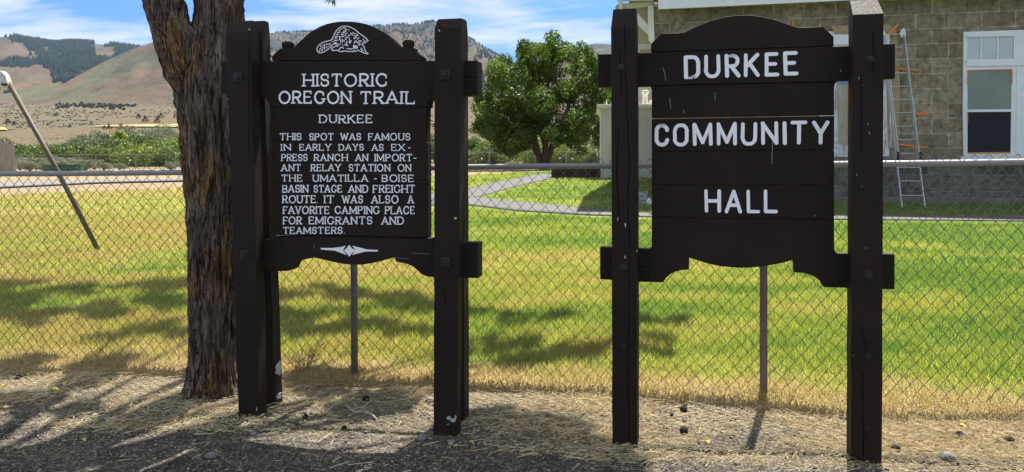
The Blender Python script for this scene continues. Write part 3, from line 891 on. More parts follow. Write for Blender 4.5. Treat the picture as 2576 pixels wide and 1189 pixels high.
def tree(name, loc, H, Wd, label, mat, trunk_h, n_cl=60, leaves=7000, leaf=0.2, group=None, cl_r=0.16, n_trunk=1, bark=None, cat='tree', seed=None, low=0.18):
    root = empty(name, loc, label, cat, random.uniform(0, 6.28), group)
    cl = clumps(n_cl, Wd / 2 * 0.86, Wd / 2 * 0.86, H * low, H * 0.95)
    rad = RS.uniform(0.7, 1.3, n_cl) * Wd * cl_r
    leaf_mesh('crown', cl, rad, leaves, leaf, mat, root)
    bm = bmesh.new()
    for k in range(n_trunk):
        a = 6.28 * k / max(n_trunk, 1) + 0.7; lean = 0.0 if n_trunk == 1 else 0.16
        tip = Vector((math.cos(a) * lean * H, math.sin(a) * lean * H, H * 0.62))
        r0 = H * 0.022 if n_trunk == 1 else H * 0.015
        pts = [Vector((math.cos(a) * r0 * 1.2 * (n_trunk > 1), math.sin(a) * r0 * 1.2 * (n_trunk > 1), -0.1)).lerp(tip, q) for q in (0, 0.3, 0.65, 1)]
        add_tube(bm, pts, [r0 * 1.25, r0, r0 * 0.7, r0 * 0.25], 8)
        for j in range(4):
            p = pts[1].lerp(pts[3], random.uniform(0.1, 0.8)); aa = random.uniform(0, 6.28)
            q = p + Vector((math.cos(aa) * Wd * 0.32, math.sin(aa) * Wd * 0.32, H * random.uniform(0.1, 0.25)))
            add_tube(bm, [p, p.lerp(q, 0.5) + Vector((0, 0, 0.03 * H)), q], [r0 * 0.4, r0 * 0.28, r0 * 0.1], 6)
    finish('trunk', bm, bark or M_TRUNK2, root, True)
    return root

# the big maple behind the lawn
maple_c = P(1362, 424, 45.0)
maple_base = Vector((maple_c.x, 45.0, gzf(maple_c.x, 45.0)))
mroot = empty('maple_tree', maple_base, 'round bushy dark green maple with several trunks beyond the lawn', 'tree')
sc = 45.0 / F
cl = []; rad = []
lobes = [  # photo-measured outline of the crown: centre x, y, radius
    (1310, 150, 42), (1265, 175, 40), (1345, 130, 32), (1390, 125, 34), (1430, 140, 36), (1470, 165, 40), (1370, 170, 55), (1500, 200, 34), (1325, 215, 60),
    (1260, 235, 48), (1430, 220, 60), (1490, 255, 45), (1225, 270, 36), (1215, 262, 30), (1290, 290, 55), (1370, 280, 62), (1450, 300, 50), (1240, 320, 40), (1215, 300, 34),
    (1310, 340, 42), (1380, 330, 40), (1450, 345, 36), (1500, 310, 34), (1270, 350, 34), (1300, 370, 26), (1475, 150, 26), (1515, 235, 30), (1235, 205, 24), (1245, 345, 32), (1285, 372, 26), (1325, 362, 22), (1455, 362, 26), (1425, 350, 30), (1500, 335, 28), (1215, 325, 28), (1400, 355, 20), (1322, 132, 26), (1402, 122, 26), (1375, 140, 40), (1515, 175, 22)]
for lx, ly, lr in lobes:
    for k in range(6):
        d = RS.normal(size=3); d /= np.linalg.norm(d)
        r = lr * RS.uniform(0.3, 0.85)
        depth = RS.uniform(-1, 1) * math.sqrt(max(0.05, 1 - ((lx - 1365) / 190.0) ** 2)) * 3.6 * sc * 45
        cl.append(((lx + d[0] * r - 1362) * sc, depth * 0.8 * (1 if k % 2 else 0.7) - (1.2 if k < 2 else 0), EYE + (HY - (ly + d[2] * r)) * sc - maple_base.z))
        rad.append(lr * sc * RS.uniform(0.46, 0.72))
leaf_mesh('crown', cl, rad, 72000, 0.17, M_MAPLE, mroot, flat=0.35)
bm = bmesh.new()
def rel(px, py, dy=0.0):
    p = P(px, py, 45.0); return Vector((p.x - maple_base.x, dy, p.z - maple_base.z))
for pts in ([(1366, 428), (1352, 380), (1340, 330), (1300, 250), (1290, 190)], [(1368, 428), (1372, 360), (1375, 280), (1380, 180)], [(1370, 428), (1390, 365), (1415, 310), (1440, 240), (1460, 180)],
            [(1352, 385), (1330, 345), (1290, 320), (1240, 290)], [(1388, 368), (1430, 345), (1470, 310), (1500, 260)], [(1372, 360), (1350, 300), (1340, 220)]):
    n = len(pts)
    add_tube(bm, [rel(x, y, 0.25 * math.sin(i_ * 1.7 + pts[1][0])) for i_, (x, y) in enumerate(pts)], [0.20 * (1 - 0.8 * i_ / (n - 1)) + 0.015 for i_ in range(n)], 8)
finish('trunk', bm, M_TRUNK2, mroot, True)

# valley trees behind the far fence, each its own tree
vt = [  # photo x, crown top y, crown width px, distance, kind, label
    (-30, 352, 110, 105, 'w', 'bushy green tree rising behind the weathered shed roof'),
    (62, 366, 80, 108, 'w', 'low green tree beside the weathered shed'),
    (112, 372, 70, 112, 'w', 'low rounded bush behind the green bins'),
    (165, 362, 64, 118, 'c', 'small dull green tree behind the pole of the swing frame'),
    (205, 343, 86, 128, 'c', 'grey green willow above the green bins'),
    (240, 333, 80, 150, 'c', 'tall grey cottonwood below the near end of the hay field'),
    (285, 356, 70, 112, 'w', 'bright green bush in the middle of the valley thicket'),
    (318, 322, 92, 150, 'c', 'tallest grey cottonwood in the middle of the valley thicket'),
    (300, 322, 34, 132, 'y', 'small yellow green tree among the grey cottonwoods'),
    (345, 350, 84, 120, 'w', 'rounded light green willow at mid thicket'),
    (412, 312, 120, 150, 'c', 'broad silver grey cottonwood next to the furrowed trunk'),
    (395, 358, 80, 112, 'w', 'green willow under the broad silver cottonwood'),
    (446, 350, 90, 116, 'w', 'green willow partly hidden by the furrowed trunk'),
    (255, 376, 80, 102, 'w', 'low spreading bush just behind the far fence'),
    (365, 382, 120, 100, 'w', 'long low hedge like bush along the far fence'),
    (440, 384, 90, 100, 'w', 'low bush at the far fence close to the furrowed trunk'),
    (20, 372, 90, 100, 'w', 'low green bush against the weathered shed wall'),
    (140, 376, 90, 104, 'w', 'wide low bush behind the row of green bins'),
    (190, 366, 80, 110, 'w', 'rounded mid green bush over the end of the bin row'),
    (232, 360, 70, 114, 'c', 'grey leaning bush before the tall grey cottonwood'),
    (325, 368, 90, 104, 'w', 'spreading green bush at the middle of the far fence'),
    (412, 374, 90, 103, 'w', 'dense green bush under the silver cottonwood by the far fence'),
    (375, 335, 70, 140, 'c', 'slim grey cottonwood between two taller ones'),
    (268, 340, 60, 140, 'c', 'grey cottonwood under the hay field edge'),
    (1225, 375, 90, 100, 'w', 'low bush along the far fence under the maple edge'),
    (1380, 372, 110, 100, 'w', 'low bush along the far fence behind the maple trunks'),
    (1460, 372, 90, 100, 'w', 'low bush along the far fence near the outbuilding'),
    (1092, 330, 60, 118, 'c', 'narrow green tree seen between sign board and post'),
    (1200, 352, 70, 115, 'w', 'pale green bush between the sign post and the maple'),
    (1262, 340, 100, 104, 'w', 'sunlit olive bush behind the maple trunk'),
    (1330, 352, 90, 112, 'w', 'olive bush below the middle of the maple crown'),
    (1425, 346, 100, 104, 'w', 'olive bush behind the maple on the outbuilding side'),
    (1485, 338, 90, 112, 'c', 'tall olive shrub beside the white outbuilding'),
]
for px, yt, wd, D, kd, lb in vt:
    X = (px - CX) / F * D
    z0 = float(hz_blend(np.array([X]), np.array([float(D)]))[0])
    zt = EYE + (HY - yt) / F * D
    Hh_ = max(1.5, zt - z0 + 0.2); Wm = wd / F * D * 1.3
    m_ = {'w': M_WILLOW, 'c': M_COTTON, 'y': mk_leaf('yellow_green_leaves', (0.16, 0.2, 0.02), (0.26, 0.31, 0.03), (0.36, 0.4, 0.05), 0.35) if kd == 'y' else None}[kd]
    tree('cottonwood_tree' if kd != 'w' else 'willow_tree', (X, D, z0 - 0.15), Hh_, Wm, lb, m_, 1.5, 46, 5200, 0.34, 'trees in the valley beyond the far fence', 0.17, low=0.12)

# dark conifer near the shed
def juniper_proto(label):
    root = empty('juniper_tree', (0, 0, 0), label, 'tree', 0, 'junipers dotting the dry slope')
    cl_ = [(0.5 * (1 - h) * math.cos(a) * r, 0.5 * (1 - h) * math.sin(a) * r, h) for h in (0.15, 0.3, 0.45, 0.6, 0.75, 0.9) for a, r in ((0.3, 1), (2.2, 0.9), (4.1, 1), (5.4, .7))]
    leaf_mesh('crown', cl_, [0.16] * len(cl_), 420, 0.12, M_JUN, root)
    bm = bmesh.new(); add_tube(bm, [(0, 0, -0.1), (0, 0, 0.6)], [0.05, 0.02], 6)
    finish('trunk', bm, M_TRUNK2, root, True)
    return root
jl = [(52, 372, 118, 30), (72, 300, 560, 9), (120, 292, 600, 7), (175, 300, 560, 8), (262, 296, 520, 9), (274, 297, 530, 11), (304, 290, 520, 13), (330, 302, 460, 9), (170, 346, 250, 10), (215, 322, 330, 12), (250, 327, 300, 10),
      (405, 258, 800, 13), (440, 262, 820, 9), (348, 260, 820, 11), (365, 270, 700, 15), (395, 272, 680, 14), (450, 280, 640, 9), (300, 308, 420, 10), (140, 270, 900, 8), (20, 285, 650, 12), (35, 292, 600, 10), (230, 288, 640, 8), (420, 300, 420, 12),
      (1200, 262, 800, 10), (1212, 290, 560, 10), (1092, 285, 560, 9), (1100, 305, 420, 11), (1205, 310, 420, 9), (1625, 240, 900, 9), (1610, 252, 760, 8)]
proto = None
for px, py, D, hp in jl:
    X = (px - CX) / F * D
    z0 = float(hz_blend(np.array([X]), np.array([float(D)]))[0])
    h = hp / F * D * 1.15
    if proto is None:
        proto = juniper_proto('pointed dark conifer behind the weathered shed'); proto.location = (X, D, z0 - 0.1); proto.scale = (h, h, h); del proto['group']
    else:
        dup(proto, (X, D, z0 - 0.1), random.uniform(0, 6), (h * 1.25, h * 1.25, h), 'small dark juniper dotting the dry sagebrush slope', 'junipers dotting the dry slope')

# pale sagebrush along the far fence
srt = empty('sagebrush', (0, 0, 0), 'x', 'shrub', 0, 'pale sagebrush along the far fence')
cl_ = clumps(16, 0.8, 0.8, 0.1, 0.75, 0.3); leaf_mesh('foliage', cl_, [0.28] * 16, 1300, 0.13, M_SAGE, srt)
bm = bmesh.new()
for k in range(5): add_tube(bm, [(0, 0, -0.05), (0.35 * math.cos(k * 1.3), 0.35 * math.sin(k * 1.3), 0.5)], [0.04, 0.012], 5)
finish('stem', bm, M_WEED, srt)
spots = [(50, 72, 1.3), (75, 66, 1.1), (92, 75, 1.5), (110, 68, 1.0), (128, 78, 1.4), (150, 70, 1.2), (172, 80, 1.5), (196, 72, 1.2), (216, 68, 1.3), (236, 76, 1.2), (262, 70, 0.9), (66, 84, 1.6), (100, 88, 1.5), (140, 90, 1.7), (185, 90, 1.5), (430, 70, 1.0), (300, 72, 0.8)]
for k, (px, D, s_) in enumerate(spots):
    X = (px - CX) / F * D; z0 = float(hz_blend(np.array([X]), np.array([float(D)]))[0]) if D > 80 else gzf(X, D)
    lb = 'pale grey green sagebrush mound growing along the far wire fence'
    if k == 0: srt.location = (X, D, z0); srt.scale = (s_,) * 3; srt['label'] = lb
    else: dup(srt, (X, D, z0), k * 1.1, s_, lb)

# ------------------------------------------------------------------ the furrowed trunk beside the sign, its limbs and high crown
TY = 5.3
tb = P(541, 985, TY); tb = Vector((tb.x, TY, gzf(tb.x, TY) - 0.05))
troot = empty('shade_tree', tb, 'tall shade tree with deeply furrowed grey and rusty bark forking above the fence', 'tree')
def bark_tube(pts, n_ring=96, dz=0.018, seed=0.0, amp=0.03):
    """pts: (x, y, z, r) in the root's space; ridged, furrowed surface"""
    z = [p[2] for p in pts]
    L = sum(math.dist(a_[:3], b_[:3]) for a_, b_ in zip(pts, pts[1:]))
    n = int(L / dz)
    s = [0]
    for a_, b_ in zip(pts, pts[1:]): s.append(s[-1] + math.dist(a_[:3], b_[:3]))
    q = np.linspace(0, s[-1], n)
    cx, cy, cz, cr = (np.interp(q, s, [p[k] for p in pts]) for k in range(4))
    ker = np.ones(9) / 9
    def sm(v):
        w_ = np.concatenate([np.full(4, v[0]), v, np.full(4, v[-1])]); return np.convolve(w_, ker, 'valid')
    cx, cy, cr = sm(cx), sm(cy), sm(cr)
    tx, ty, tz = np.gradient(cx), np.gradient(cy), np.gradient(cz)
    V = np.zeros((n, n_ring, 3)); th = np.linspace(0, 2 * math.pi, n_ring, endpoint=False)
    for i_ in range(n):
        t = Vector((tx[i_], ty[i_], tz[i_])).normalized()
        a_ = Vector((0, 1, 0)).cross(t).normalized(); b_ = t.cross(a_)
        for k in range(n_ring):
            c_, s_ = math.cos(th[k]), math.sin(th[k])
            tw = 0.25 * mnoise.noise(Vector((c_ * 1.5, s_ * 1.5, q[i_] * 1.2 + seed)))
            p = Vector((c_ * 4.2 + tw * 3, s_ * 4.2, q[i_] * 2.6 + seed))
            rd = 1 - abs(mnoise.noise(p)) * 2.2
            rd2 = 1 - abs(mnoise.noise(p * 2.3 + Vector((3, 1, 2)))) * 2
            lump = mnoise.noise(Vector((c_ * 1.1, s_ * 1.1, q[i_] * 1.4 + seed + 9)))
            rr = cr[i_] * (1 + 0.10 * lump) + amp * (rd - 0.5) + amp * 0.5 * (rd2 - 0.5)
            V[i_, k] = Vector((cx[i_], cy[i_], cz[i_])) + (a_ * c_ + b_ * s_) * rr
    V = V.reshape(-1, 3)
    i_ = (np.arange(n - 1)[:, None] * n_ring + np.arange(n_ring)[None, :])
    j_ = (np.arange(n - 1)[:, None] * n_ring + (np.arange(n_ring)[None, :] + 1) % n_ring)
    return V, np.stack([i_, j_, j_ + n_ring, i_ + n_ring], -1).reshape(-1, 4)
def tp(px, py, rpx, dy=0.0):
    p = P(px, py, TY); return (p.x - tb.x, dy, p.z - tb.z, rpx / F * TY)
stem = [tp(543, 1020, 104), tp(542, 988, 80), tp(541, 955, 66), tp(541, 930, 60), tp(541, 850, 57), tp(541, 700, 57), tp(540, 600, 60), tp(536, 450, 66), tp(531, 330, 73), tp(527, 230, 78), tp(530, 170, 74), tp(543, 110, 60), tp(551, 60, 52), tp(551, 0, 53), tp(560, -150, 55, 0.1), tp(600, -420, 46, 0.4), tp(640, -800, 34, 0.9), tp(660, -1200, 18, 1.5)]
limb = [tp(520, 260, 40, -0.02), tp(486, 195, 53, -0.05), tp(462, 130, 50, -0.07), tp(439, 60, 44, -0.06), tp(419, 0, 46, -0.05), tp(380, -160, 47, 0), tp(300, -420, 38, 0.3), tp(200, -800, 26, 0.8), tp(120, -1150, 14, 1.2)]
V1, F1 = bark_tube(stem, 150, 0.017, 0.0, 0.036)
V2, F2 = bark_tube(limb, 110, 0.018, 40.0, 0.030)
np_mesh('trunk', np.concatenate([V1, V2]), np.concatenate([F1, F2 + len(V1)]), M_BARK, troot, smooth=True)
bm = bmesh.new()
q = tp(384, 32, 10); r_ = tp(366, 26, 6)
add_tube(bm, [Vector(tp(400, 42, 1)[:3]), Vector(q[:3]), Vector(r_[:3])], [0.03, 0.022, 0.012], 8)
finish('broken_stub', bm, M_BARK, troot, True)
# crown: leaf clumps set where the real tree shades the ground (sun comes from beyond)
k_ = Vector((SUN_DIR.x / SUN_DIR.z, SUN_DIR.y / SUN_DIR.z))
shade = [  # ground x, ground y, height of the bough, radius, leaves
    (-5.2, 8.3, 6.6, 0.55, 420), (-4.5, 8.25, 6.4, 0.5, 420), (-3.9, 8.3, 6.2, 0.45, 330), (-5.0, 7.35, 6.3, 0.5, 430), (-4.4, 7.2, 6.0, 0.5, 450), (-3.8, 7.35, 6.2, 0.5, 420), (-3.3, 7.6, 5.8, 0.45, 330), (-6.0, 7.9, 6.6, 0.6, 400),
    (-3.2, 6.45, 5.6, 0.42, 420), (-2.7, 6.5, 5.2, 0.42, 420), (-2.2, 6.7, 5.3, 0.45, 420),
    (-2.2, 7.9, 5.9, 0.4, 380), (-1.7, 7.6, 5.6, 0.5, 430), (-1.1, 7.4, 5.8, 0.42, 360), (-1.6, 6.5, 5.2, 0.42, 430), (-1.0, 6.3, 5.0, 0.40, 420), (-2.0, 7.1, 5.4, 0.4, 300),
    (-0.3, 6.9, 5.6, 0.30, 380), (0.15, 6.75, 5.6, 0.30, 380), (-0.25, 5.95, 5.0, 0.32, 460), (0.2, 5.75, 5.0, 0.32, 460), (0.65, 5.7, 5.3, 0.30, 400), (1.25, 6.6, 5.8, 0.26, 300), (1.0, 5.95, 5.6, 0.26, 260),
    (-0.2, 4.55, 4.9, 0.36, 330), (0.15, 4.35, 5.2, 0.40, 430), (0.35, 4.0, 5.3, 0.40, 430), (-0.25, 4.05, 5.0, 0.40, 400), (0.05, 3.75, 5.2, 0.45, 460), (0.45, 3.7, 5.4, 0.35, 300),
    (-3.4, 5.10, 5.0, 0.20, 300), (-2.75, 5.0, 4.8, 0.17, 240), (-4.0, 5.2, 5.2, 0.2, 320), (-3.1, 5.04, 5.1, 0.17, 300), (-3.7, 5.14, 5.0, 0.18, 300), (-4.3, 5.22, 5.2, 0.2, 320), (-3.0, 5.55, 4.9, 0.25, 220), (-3.6, 5.75, 5.3, 0.26, 210), (-1.35, 5.3, 4.6, 0.26, 200), (-0.8, 5.1, 4.6, 0.28, 230), (-1.0, 4.9, 4.5, 0.22, 150),
    (-2.75, 3.95, 5.0, 0.34, 520), (-2.35, 3.75, 5.2, 0.36, 560), (-2.0, 3.55, 5.4, 0.40, 600), (-2.8, 3.5, 5.4, 0.55, 600), (-3.2, 3.9, 5.4, 0.42, 520),
    (-1.2, 3.55, 5.8, 0.45, 420), (-0.6, 3.4, 5.6, 0.4, 350), (-0.1, 3.3, 5.5, 0.4, 380), (-6.4, 8.6, 7.2, 0.7, 500)]
cc, rr_, nn = [], [], []
for gx, gy, Hc, rad_, n_ in shade:
    if gy > 5.6: rad_ *= 0.8
    p = Vector((gx + k_.x * Hc, gy + k_.y * Hc, Hc)) - tb
    lawn_side = gy > 5.6
    for s_ in range(6 if lawn_side else 4):
        d = Vector(RS.normal(size=3)).normalized() * rad_ * (RS.uniform(0.4, 1.1) if lawn_side else 0.5)
        cc.append(p + Vector((d.x * (1.7 if lawn_side else 1), d.y, d.z * 0.8))); rr_.append(rad_ * (RS.uniform(0.3, 0.62) if lawn_side else 0.66)); nn.append(n_)
leaf_mesh('crown', [tuple(c) for c in cc], rr_, 20000, 0.16, M_SHADE, troot, stretch=1.25)
bm = bmesh.new()
forks = [Vector(tp(600, -420, 1, 0.4)[:3]), Vector(tp(300, -420, 1, 0.3)[:3]), Vector(tp(640, -800, 1, 0.9)[:3]), Vector(tp(200, -800, 1, 0.8)[:3])]
for j in range(0, len(cc), 9):
    f = min(forks, key=lambda q_: (q_ - cc[j]).length)
    mid_ = f.lerp(cc[j], 0.5) + Vector((0, 0, 0.35))
    add_tube(bm, [f, mid_, cc[j]], [0.055, 0.035, 0.012], 7)
finish('boughs', bm, M_BARK, troot, True)
# the sprig that hangs into view
bm = bmesh.new()
p0 = P(828, -60, 5.6) - tb; p1 = P(832, 2, 5.6) - tb
add_tube(bm, [P(700, -260, 5.6) - tb, p0, p1], [0.012, 0.005, 0.002], 5)
for ax, ay, bx, by in ((832, -6, 815, 10), (832, -2, 824, 14), (834, -2, 838, 18), (836, -8, 846, 16), (834, -10, 848, 4), (830, -12, 812, 4), (838, -4, 843, 22), (834, -20, 850, -6), (828, -22, 808, -8)):
    a_, b_ = P(ax, ay, 5.6) - tb, P(bx, by, 5.6 + random.uniform(-.04, .04)) - tb
    d = (b_ - a_); s_ = Vector((d.z, 0.3 * d.length, -d.x)).normalized() * 0.0075
    vs = [bm.verts.new(q_) for q_ in (a_, a_.lerp(b_, 0.35) + s_, b_, a_.lerp(b_, 0.35) - s_)]
    bm.faces.new(vs)
finish('hanging_sprig', bm, M_SHADE, troot)

# ------------------------------------------------------------------ lettering
def arc(cx, cy, rx, ry, a0, a1, n=12):
    return [(cx + rx * math.cos(R(a0 + (a1 - a0) * k / n)), cy + ry * math.sin(R(a0 + (a1 - a0) * k / n))) for k in range(n + 1)]
H_, V_, N_ = 'h', 'v', None
def glyph(c, serif):
    """list of (points, start serif, end serif), closed strokes flagged by equal ends; and the advance width"""
    if c == 'H': w = .72; return [([(0, 0), (0, 1)], H_, H_), ([(w, 0), (w, 1)], H_, H_), ([(0, .5), (w, .5)], N_, N_)], w
    if c == 'I': return [([(0, 0), (0, 1)], H_, H_)], 0
    if c == 'T': w = .68; return [([(w / 2, 0), (w / 2, 1)], H_, N_), ([(0, 1), (w, 1)], V_, V_)], w
    if c == 'L': w = .55; return [([(0, 1), (0, 0)], H_, N_), ([(0, 0), (w, 0)], N_, V_)], w
    if c == 'E': w = .56; return [([(0, 0), (0, 1)], N_, N_), ([(0, 0), (w, 0)], N_, V_), ([(0, 1), (w * .95, 1)], N_, V_), ([(0, .52), (w * .8, .52)], N_, N_)], w
    if c == 'F': w = .54; return [([(0, 0), (0, 1)], H_, N_), ([(0, 1), (w, 1)], N_, V_), ([(0, .5), (w * .8, .5)], N_, N_)], w
    if c == 'A': w = .76; return [([(0, 0), (w / 2, 1)], H_, N_), ([(w / 2, 1), (w, 0)], N_, H_), ([(w * .17, .32), (w * .83, .32)], N_, N_)], w
    if c == 'V': w = .72; return [([(0, 1), (w / 2, 0)], H_, N_), ([(w / 2, 0), (w, 1)], N_, H_)], w
    if c == 'W': w = 1.0; return [([(0, 1), (w * .27, 0)], H_, N_), ([(w * .27, 0), (w / 2, .9)], N_, N_), ([(w / 2, .9), (w * .73, 0)], N_, N_), ([(w * .73, 0), (w, 1)], N_, H_)], w
    if c == 'M': w = .88; return [([(0, 0), (0, 1)], H_, N_), ([(0, 1), (w / 2, .08 if not serif else .15)], N_, N_), ([(w / 2, .08 if not serif else .15), (w, 1)], N_, N_), ([(w, 1), (w, 0)], N_, H_)], w
    if c == 'N': w = .70; return [([(0, 0), (0, 1)], H_, N_), ([(0, 1), (w, 0)], N_, N_), ([(w, 0), (w, 1)], N_, H_)], w
    if c == 'Y': w = .70; return [([(0, 1), (w / 2, .45)], H_, N_), ([(w, 1), (w / 2, .45)], H_, N_), ([(w / 2, .45), (w / 2, 0)], N_, H_)], w
    if c == 'X': w = .68; return [([(0, 0), (w, 1)], H_, H_), ([(0, 1), (w, 0)], H_, H_)], w
    if c == 'K': w = .64; return [([(0, 0), (0, 1)], H_, H_), ([(w * .92, 1), (0.02, .42)], H_, N_), ([(w * .3, .6), (w, 0)], N_, H_)], w
    if c == 'D':
        w = .68
        body = [(0, 0), (w * .4, 0)] + arc(w * .4, .5, w * .6, .5, -90, 90, 16) + [(0, 1)] if serif else [(0, 0), (w - .3, 0)] + arc(w - .3, .3, .3, .3, -90, 0, 7) + arc(w - .3, .7, .3, .3, 0, 90, 7) + [(0, 1)]
        return [([(0, 0), (0, 1)], H_, H_), (body, N_, N_)], w
    if c in 'PRB':
        w = .58
        top = [(0, 1), (w - .26, 1)] + arc(w - .26, .74, .26, .26, 90, -90, 12) + [(0, .48)]
        st = [([(0, 0), (0, 1)], H_, N_), (top, N_, N_)]
        if c == 'R': st.append(([(w * .42, .48), (w * 1.05, 0)], N_, H_))
        if c == 'B': st[0] = ([(0, 0), (0, 1)], N_, N_); st.append(([(0, .48), (w - .24, .48)] + arc(w - .24, .24, .27, .24, 90, -90, 12) + [(0, 0)], N_, N_))
        return st, w * 1.03
    if c == 'O':
        w = .84 if serif else .66
        if serif: pts = arc(w / 2, .5, w / 2, .51, 0, 360, 32)
        else: pts = arc(w - .3, .7, .3, .3, 0, 90, 8) + arc(.3, .7, .3, .3, 90, 180, 8) + arc(.3, .3, .3, .3, 180, 270, 8) + arc(w - .3, .3, .3, .3, 270, 360, 8) + [(w, .7)]
        return [(pts, N_, N_)], w
    if c in 'CG':
        w = .76 if serif else .60
        if serif:
            pts = arc(w * .52, .5, w * .52, .51, 42, 318, 24)
            st = [(pts, V_, V_ if c == 'C' else N_)]
            if c == 'G': st.append(([pts[-1], (w * .93, .36)], N_, H_))
        else:
            pts = arc(w - .3, .7, .3, .3, 10, 90, 7) + arc(.3, .7, .3, .3, 90, 180, 8) + arc(.3, .3, .3, .3, 180, 270, 8) + arc(w - .3, .3, .3, .3, 270, 350, 7)
            st = [(pts, N_, N_)]
        return st, w
    if c == 'S':
        w = .54
        pts = arc(w / 2, .745, w / 2, .255, 25, 250, 14) + arc(w / 2, .255, w / 2, .26, 70, -155, 14)
        return [(pts, V_, V_)], w
    if c == 'U':
        w = .66
        r = w / 2 if serif else .3
        pts = [(0, 1), (0, r)] + arc(r, r, r, r, 180, 270, 8) + arc(w - r, r, r, r, 270, 360, 8) + [(w, 1)]
        return [(pts, H_, H_)], w
    if c == '-': return [([(0, .42), (.28, .42)], N_, N_)], .28
    if c == '.': return [([(0, .02), (.03, .02)], N_, N_)], .03
    raise ValueError(c)

LIFT = [0]
def ribbon(bm, pts, wd, y0, rnd, closed=False, thick=0.004):
    """a painted stroke in the local xz plane, its face at y0 (towards the viewer is -y)"""
    LIFT[0] = (LIFT[0] + 1) % 9
    y = y0 - 0.0012 - 0.00022 * LIFT[0]
    pts = [Vector(p) for p in pts]
    out = [pts[0]]
    for p in pts[1:]:
        if (p - out[-1]).length > 1e-5: out.append(p)
    pts = out
    if closed and (pts[0] - pts[-1]).length < 1e-4: pts = pts[:-1]
    n = len(pts); h = wd / 2
    if n < 2: return
    Ls, Rs = [], []
    for i_ in range(n):
        a_ = pts[i_ - 1] if (i_ > 0 or closed) else None
        b_ = pts[(i_ + 1) % n] if (i_ < n - 1 or closed) else None
        t0 = (pts[i_] - a_).normalized() if a_ is not None else None
        t1 = (b_ - pts[i_]).normalized() if b_ is not None else None
        t0 = t0 or t1; t1 = t1 or t0
        t = (t0 + t1)
        t = t.normalized() if t.length > 1e-3 else t1
        nn_ = Vector((-t.y, t.x)); k = 1 / max(0.45, nn_.dot(Vector((-t1.y, t1.x))))
        Ls.append(pts[i_] + nn_ * h * k); Rs.append(pts[i_] - nn_ * h * k)
    fl = [bm.verts.new((p.x, y, p.y)) for p in Ls]; fr = [bm.verts.new((p.x, y, p.y)) for p in Rs]
    bl = [bm.verts.new((p.x, y + thick, p.y)) for p in Ls]; br_ = [bm.verts.new((p.x, y + thick, p.y)) for p in Rs]
    m = n if closed else n - 1
    for i_ in range(m):
        j = (i_ + 1) % n
        bm.faces.new((fl[i_], fr[i_], fr[j], fl[j]))
        bm.faces.new((fl[i_], fl[j], bl[j], bl[i_])); bm.faces.new((fr[j], fr[i_], br_[i_], br_[j]))
    if not closed:
        for e, s_ in ((0, -1), (n - 1, 1)):
            if rnd:
                t = (pts[1] - pts[0]).normalized() if e == 0 else (pts[-1] - pts[-2]).normalized()
                nn_ = Vector((-t.y, t.x)); K = 6
                capv = [fl[e]] + [None] * (K - 1) + [fr[e]]; capb = [bl[e]] + [None] * (K - 1) + [br_[e]]
                for q_ in range(1, K):
                    a_ = math.pi * q_ / K
                    p = pts[e] + nn_ * h * math.cos(a_) + t * s_ * h * math.sin(a_)
                    capv[q_] = bm.verts.new((p.x, y, p.y)); capb[q_] = bm.verts.new((p.x, y + thick, p.y))
                bm.faces.new(capv)
                for q_ in range(K): bm.faces.new((capv[q_], capv[q_ + 1], capb[q_ + 1], capb[q_]))
            else:
                bm.faces.new((fl[e], bl[e], br_[e], fr[e]))

def word(bm, text, quad, y0, sw, serif, slack=1.0):
    """fit a word into the four local corners (lower-left, lower-right, upper-left) of quad; sw = stroke in cap heights"""
    (x0, z0), (x1, z1), (x0t, z0t) = quad
    gap = 0.30 if serif else 0.42
    gl = [glyph(c, serif) for c in text]
    nat = sum(w for _, w in gl) + gap * (len(text) - 1) * slack
    hgt = z0t - z0
    width = x1 - x0
    sx = (width - (sw * hgt if not serif else sw * hgt)) / nat if nat > 0 else 1
    x = x0 + sw * hgt / 2
    stroke = sw * hgt
    for st, w in gl:
        jx, jz, ja = random.uniform(-.02, .02), random.uniform(-.015, .015), random.uniform(-.02, .02)
        for pts, s0, s1 in st:
            if not serif: s0 = s1 = None
            q_ = []
            for (px, py) in pts:
                py2 = py * (1 - sw) + sw / 2
                xx = x + (px + ja * (py - .5) + jx + random.uniform(-.012, .012)) * sx
                q_.append((xx, z0 + (py2 + jz) * hgt + (z1 - z0) * (xx - x0) / max(width, 1e-6)))
            cl_ = math.dist(pts[0], pts[-1]) < 1e-4 and len(pts) > 4
            horiz = len(pts) == 2 and abs(pts[0][1] - pts[1][1]) < 0.05
            ww = stroke * (0.78 if (serif and horiz) else 1.0) * random.uniform(0.94, 1.06)
            ribbon(bm, q_, ww, y0, not serif or True, cl_)
            for e, s_ in ((0, s0), (-1, s1)):
                if s_ == H_:
                    ribbon(bm, [(q_[e][0] - stroke * 1.05, q_[e][1]), (q_[e][0] + stroke * 1.05, q_[e][1])], stroke * 0.62, y0, True)
                elif s_ == V_:
                    up_ = 1 if pts[e][1] < 0.5 else -1
                    ribbon(bm, [(q_[e][0], q_[e][1] - 0.15 * stroke), (q_[e][0], q_[e][1] + up_ * stroke * 1.1)], stroke * 0.62, y0, True)
        x += (w + gap * slack) * sx

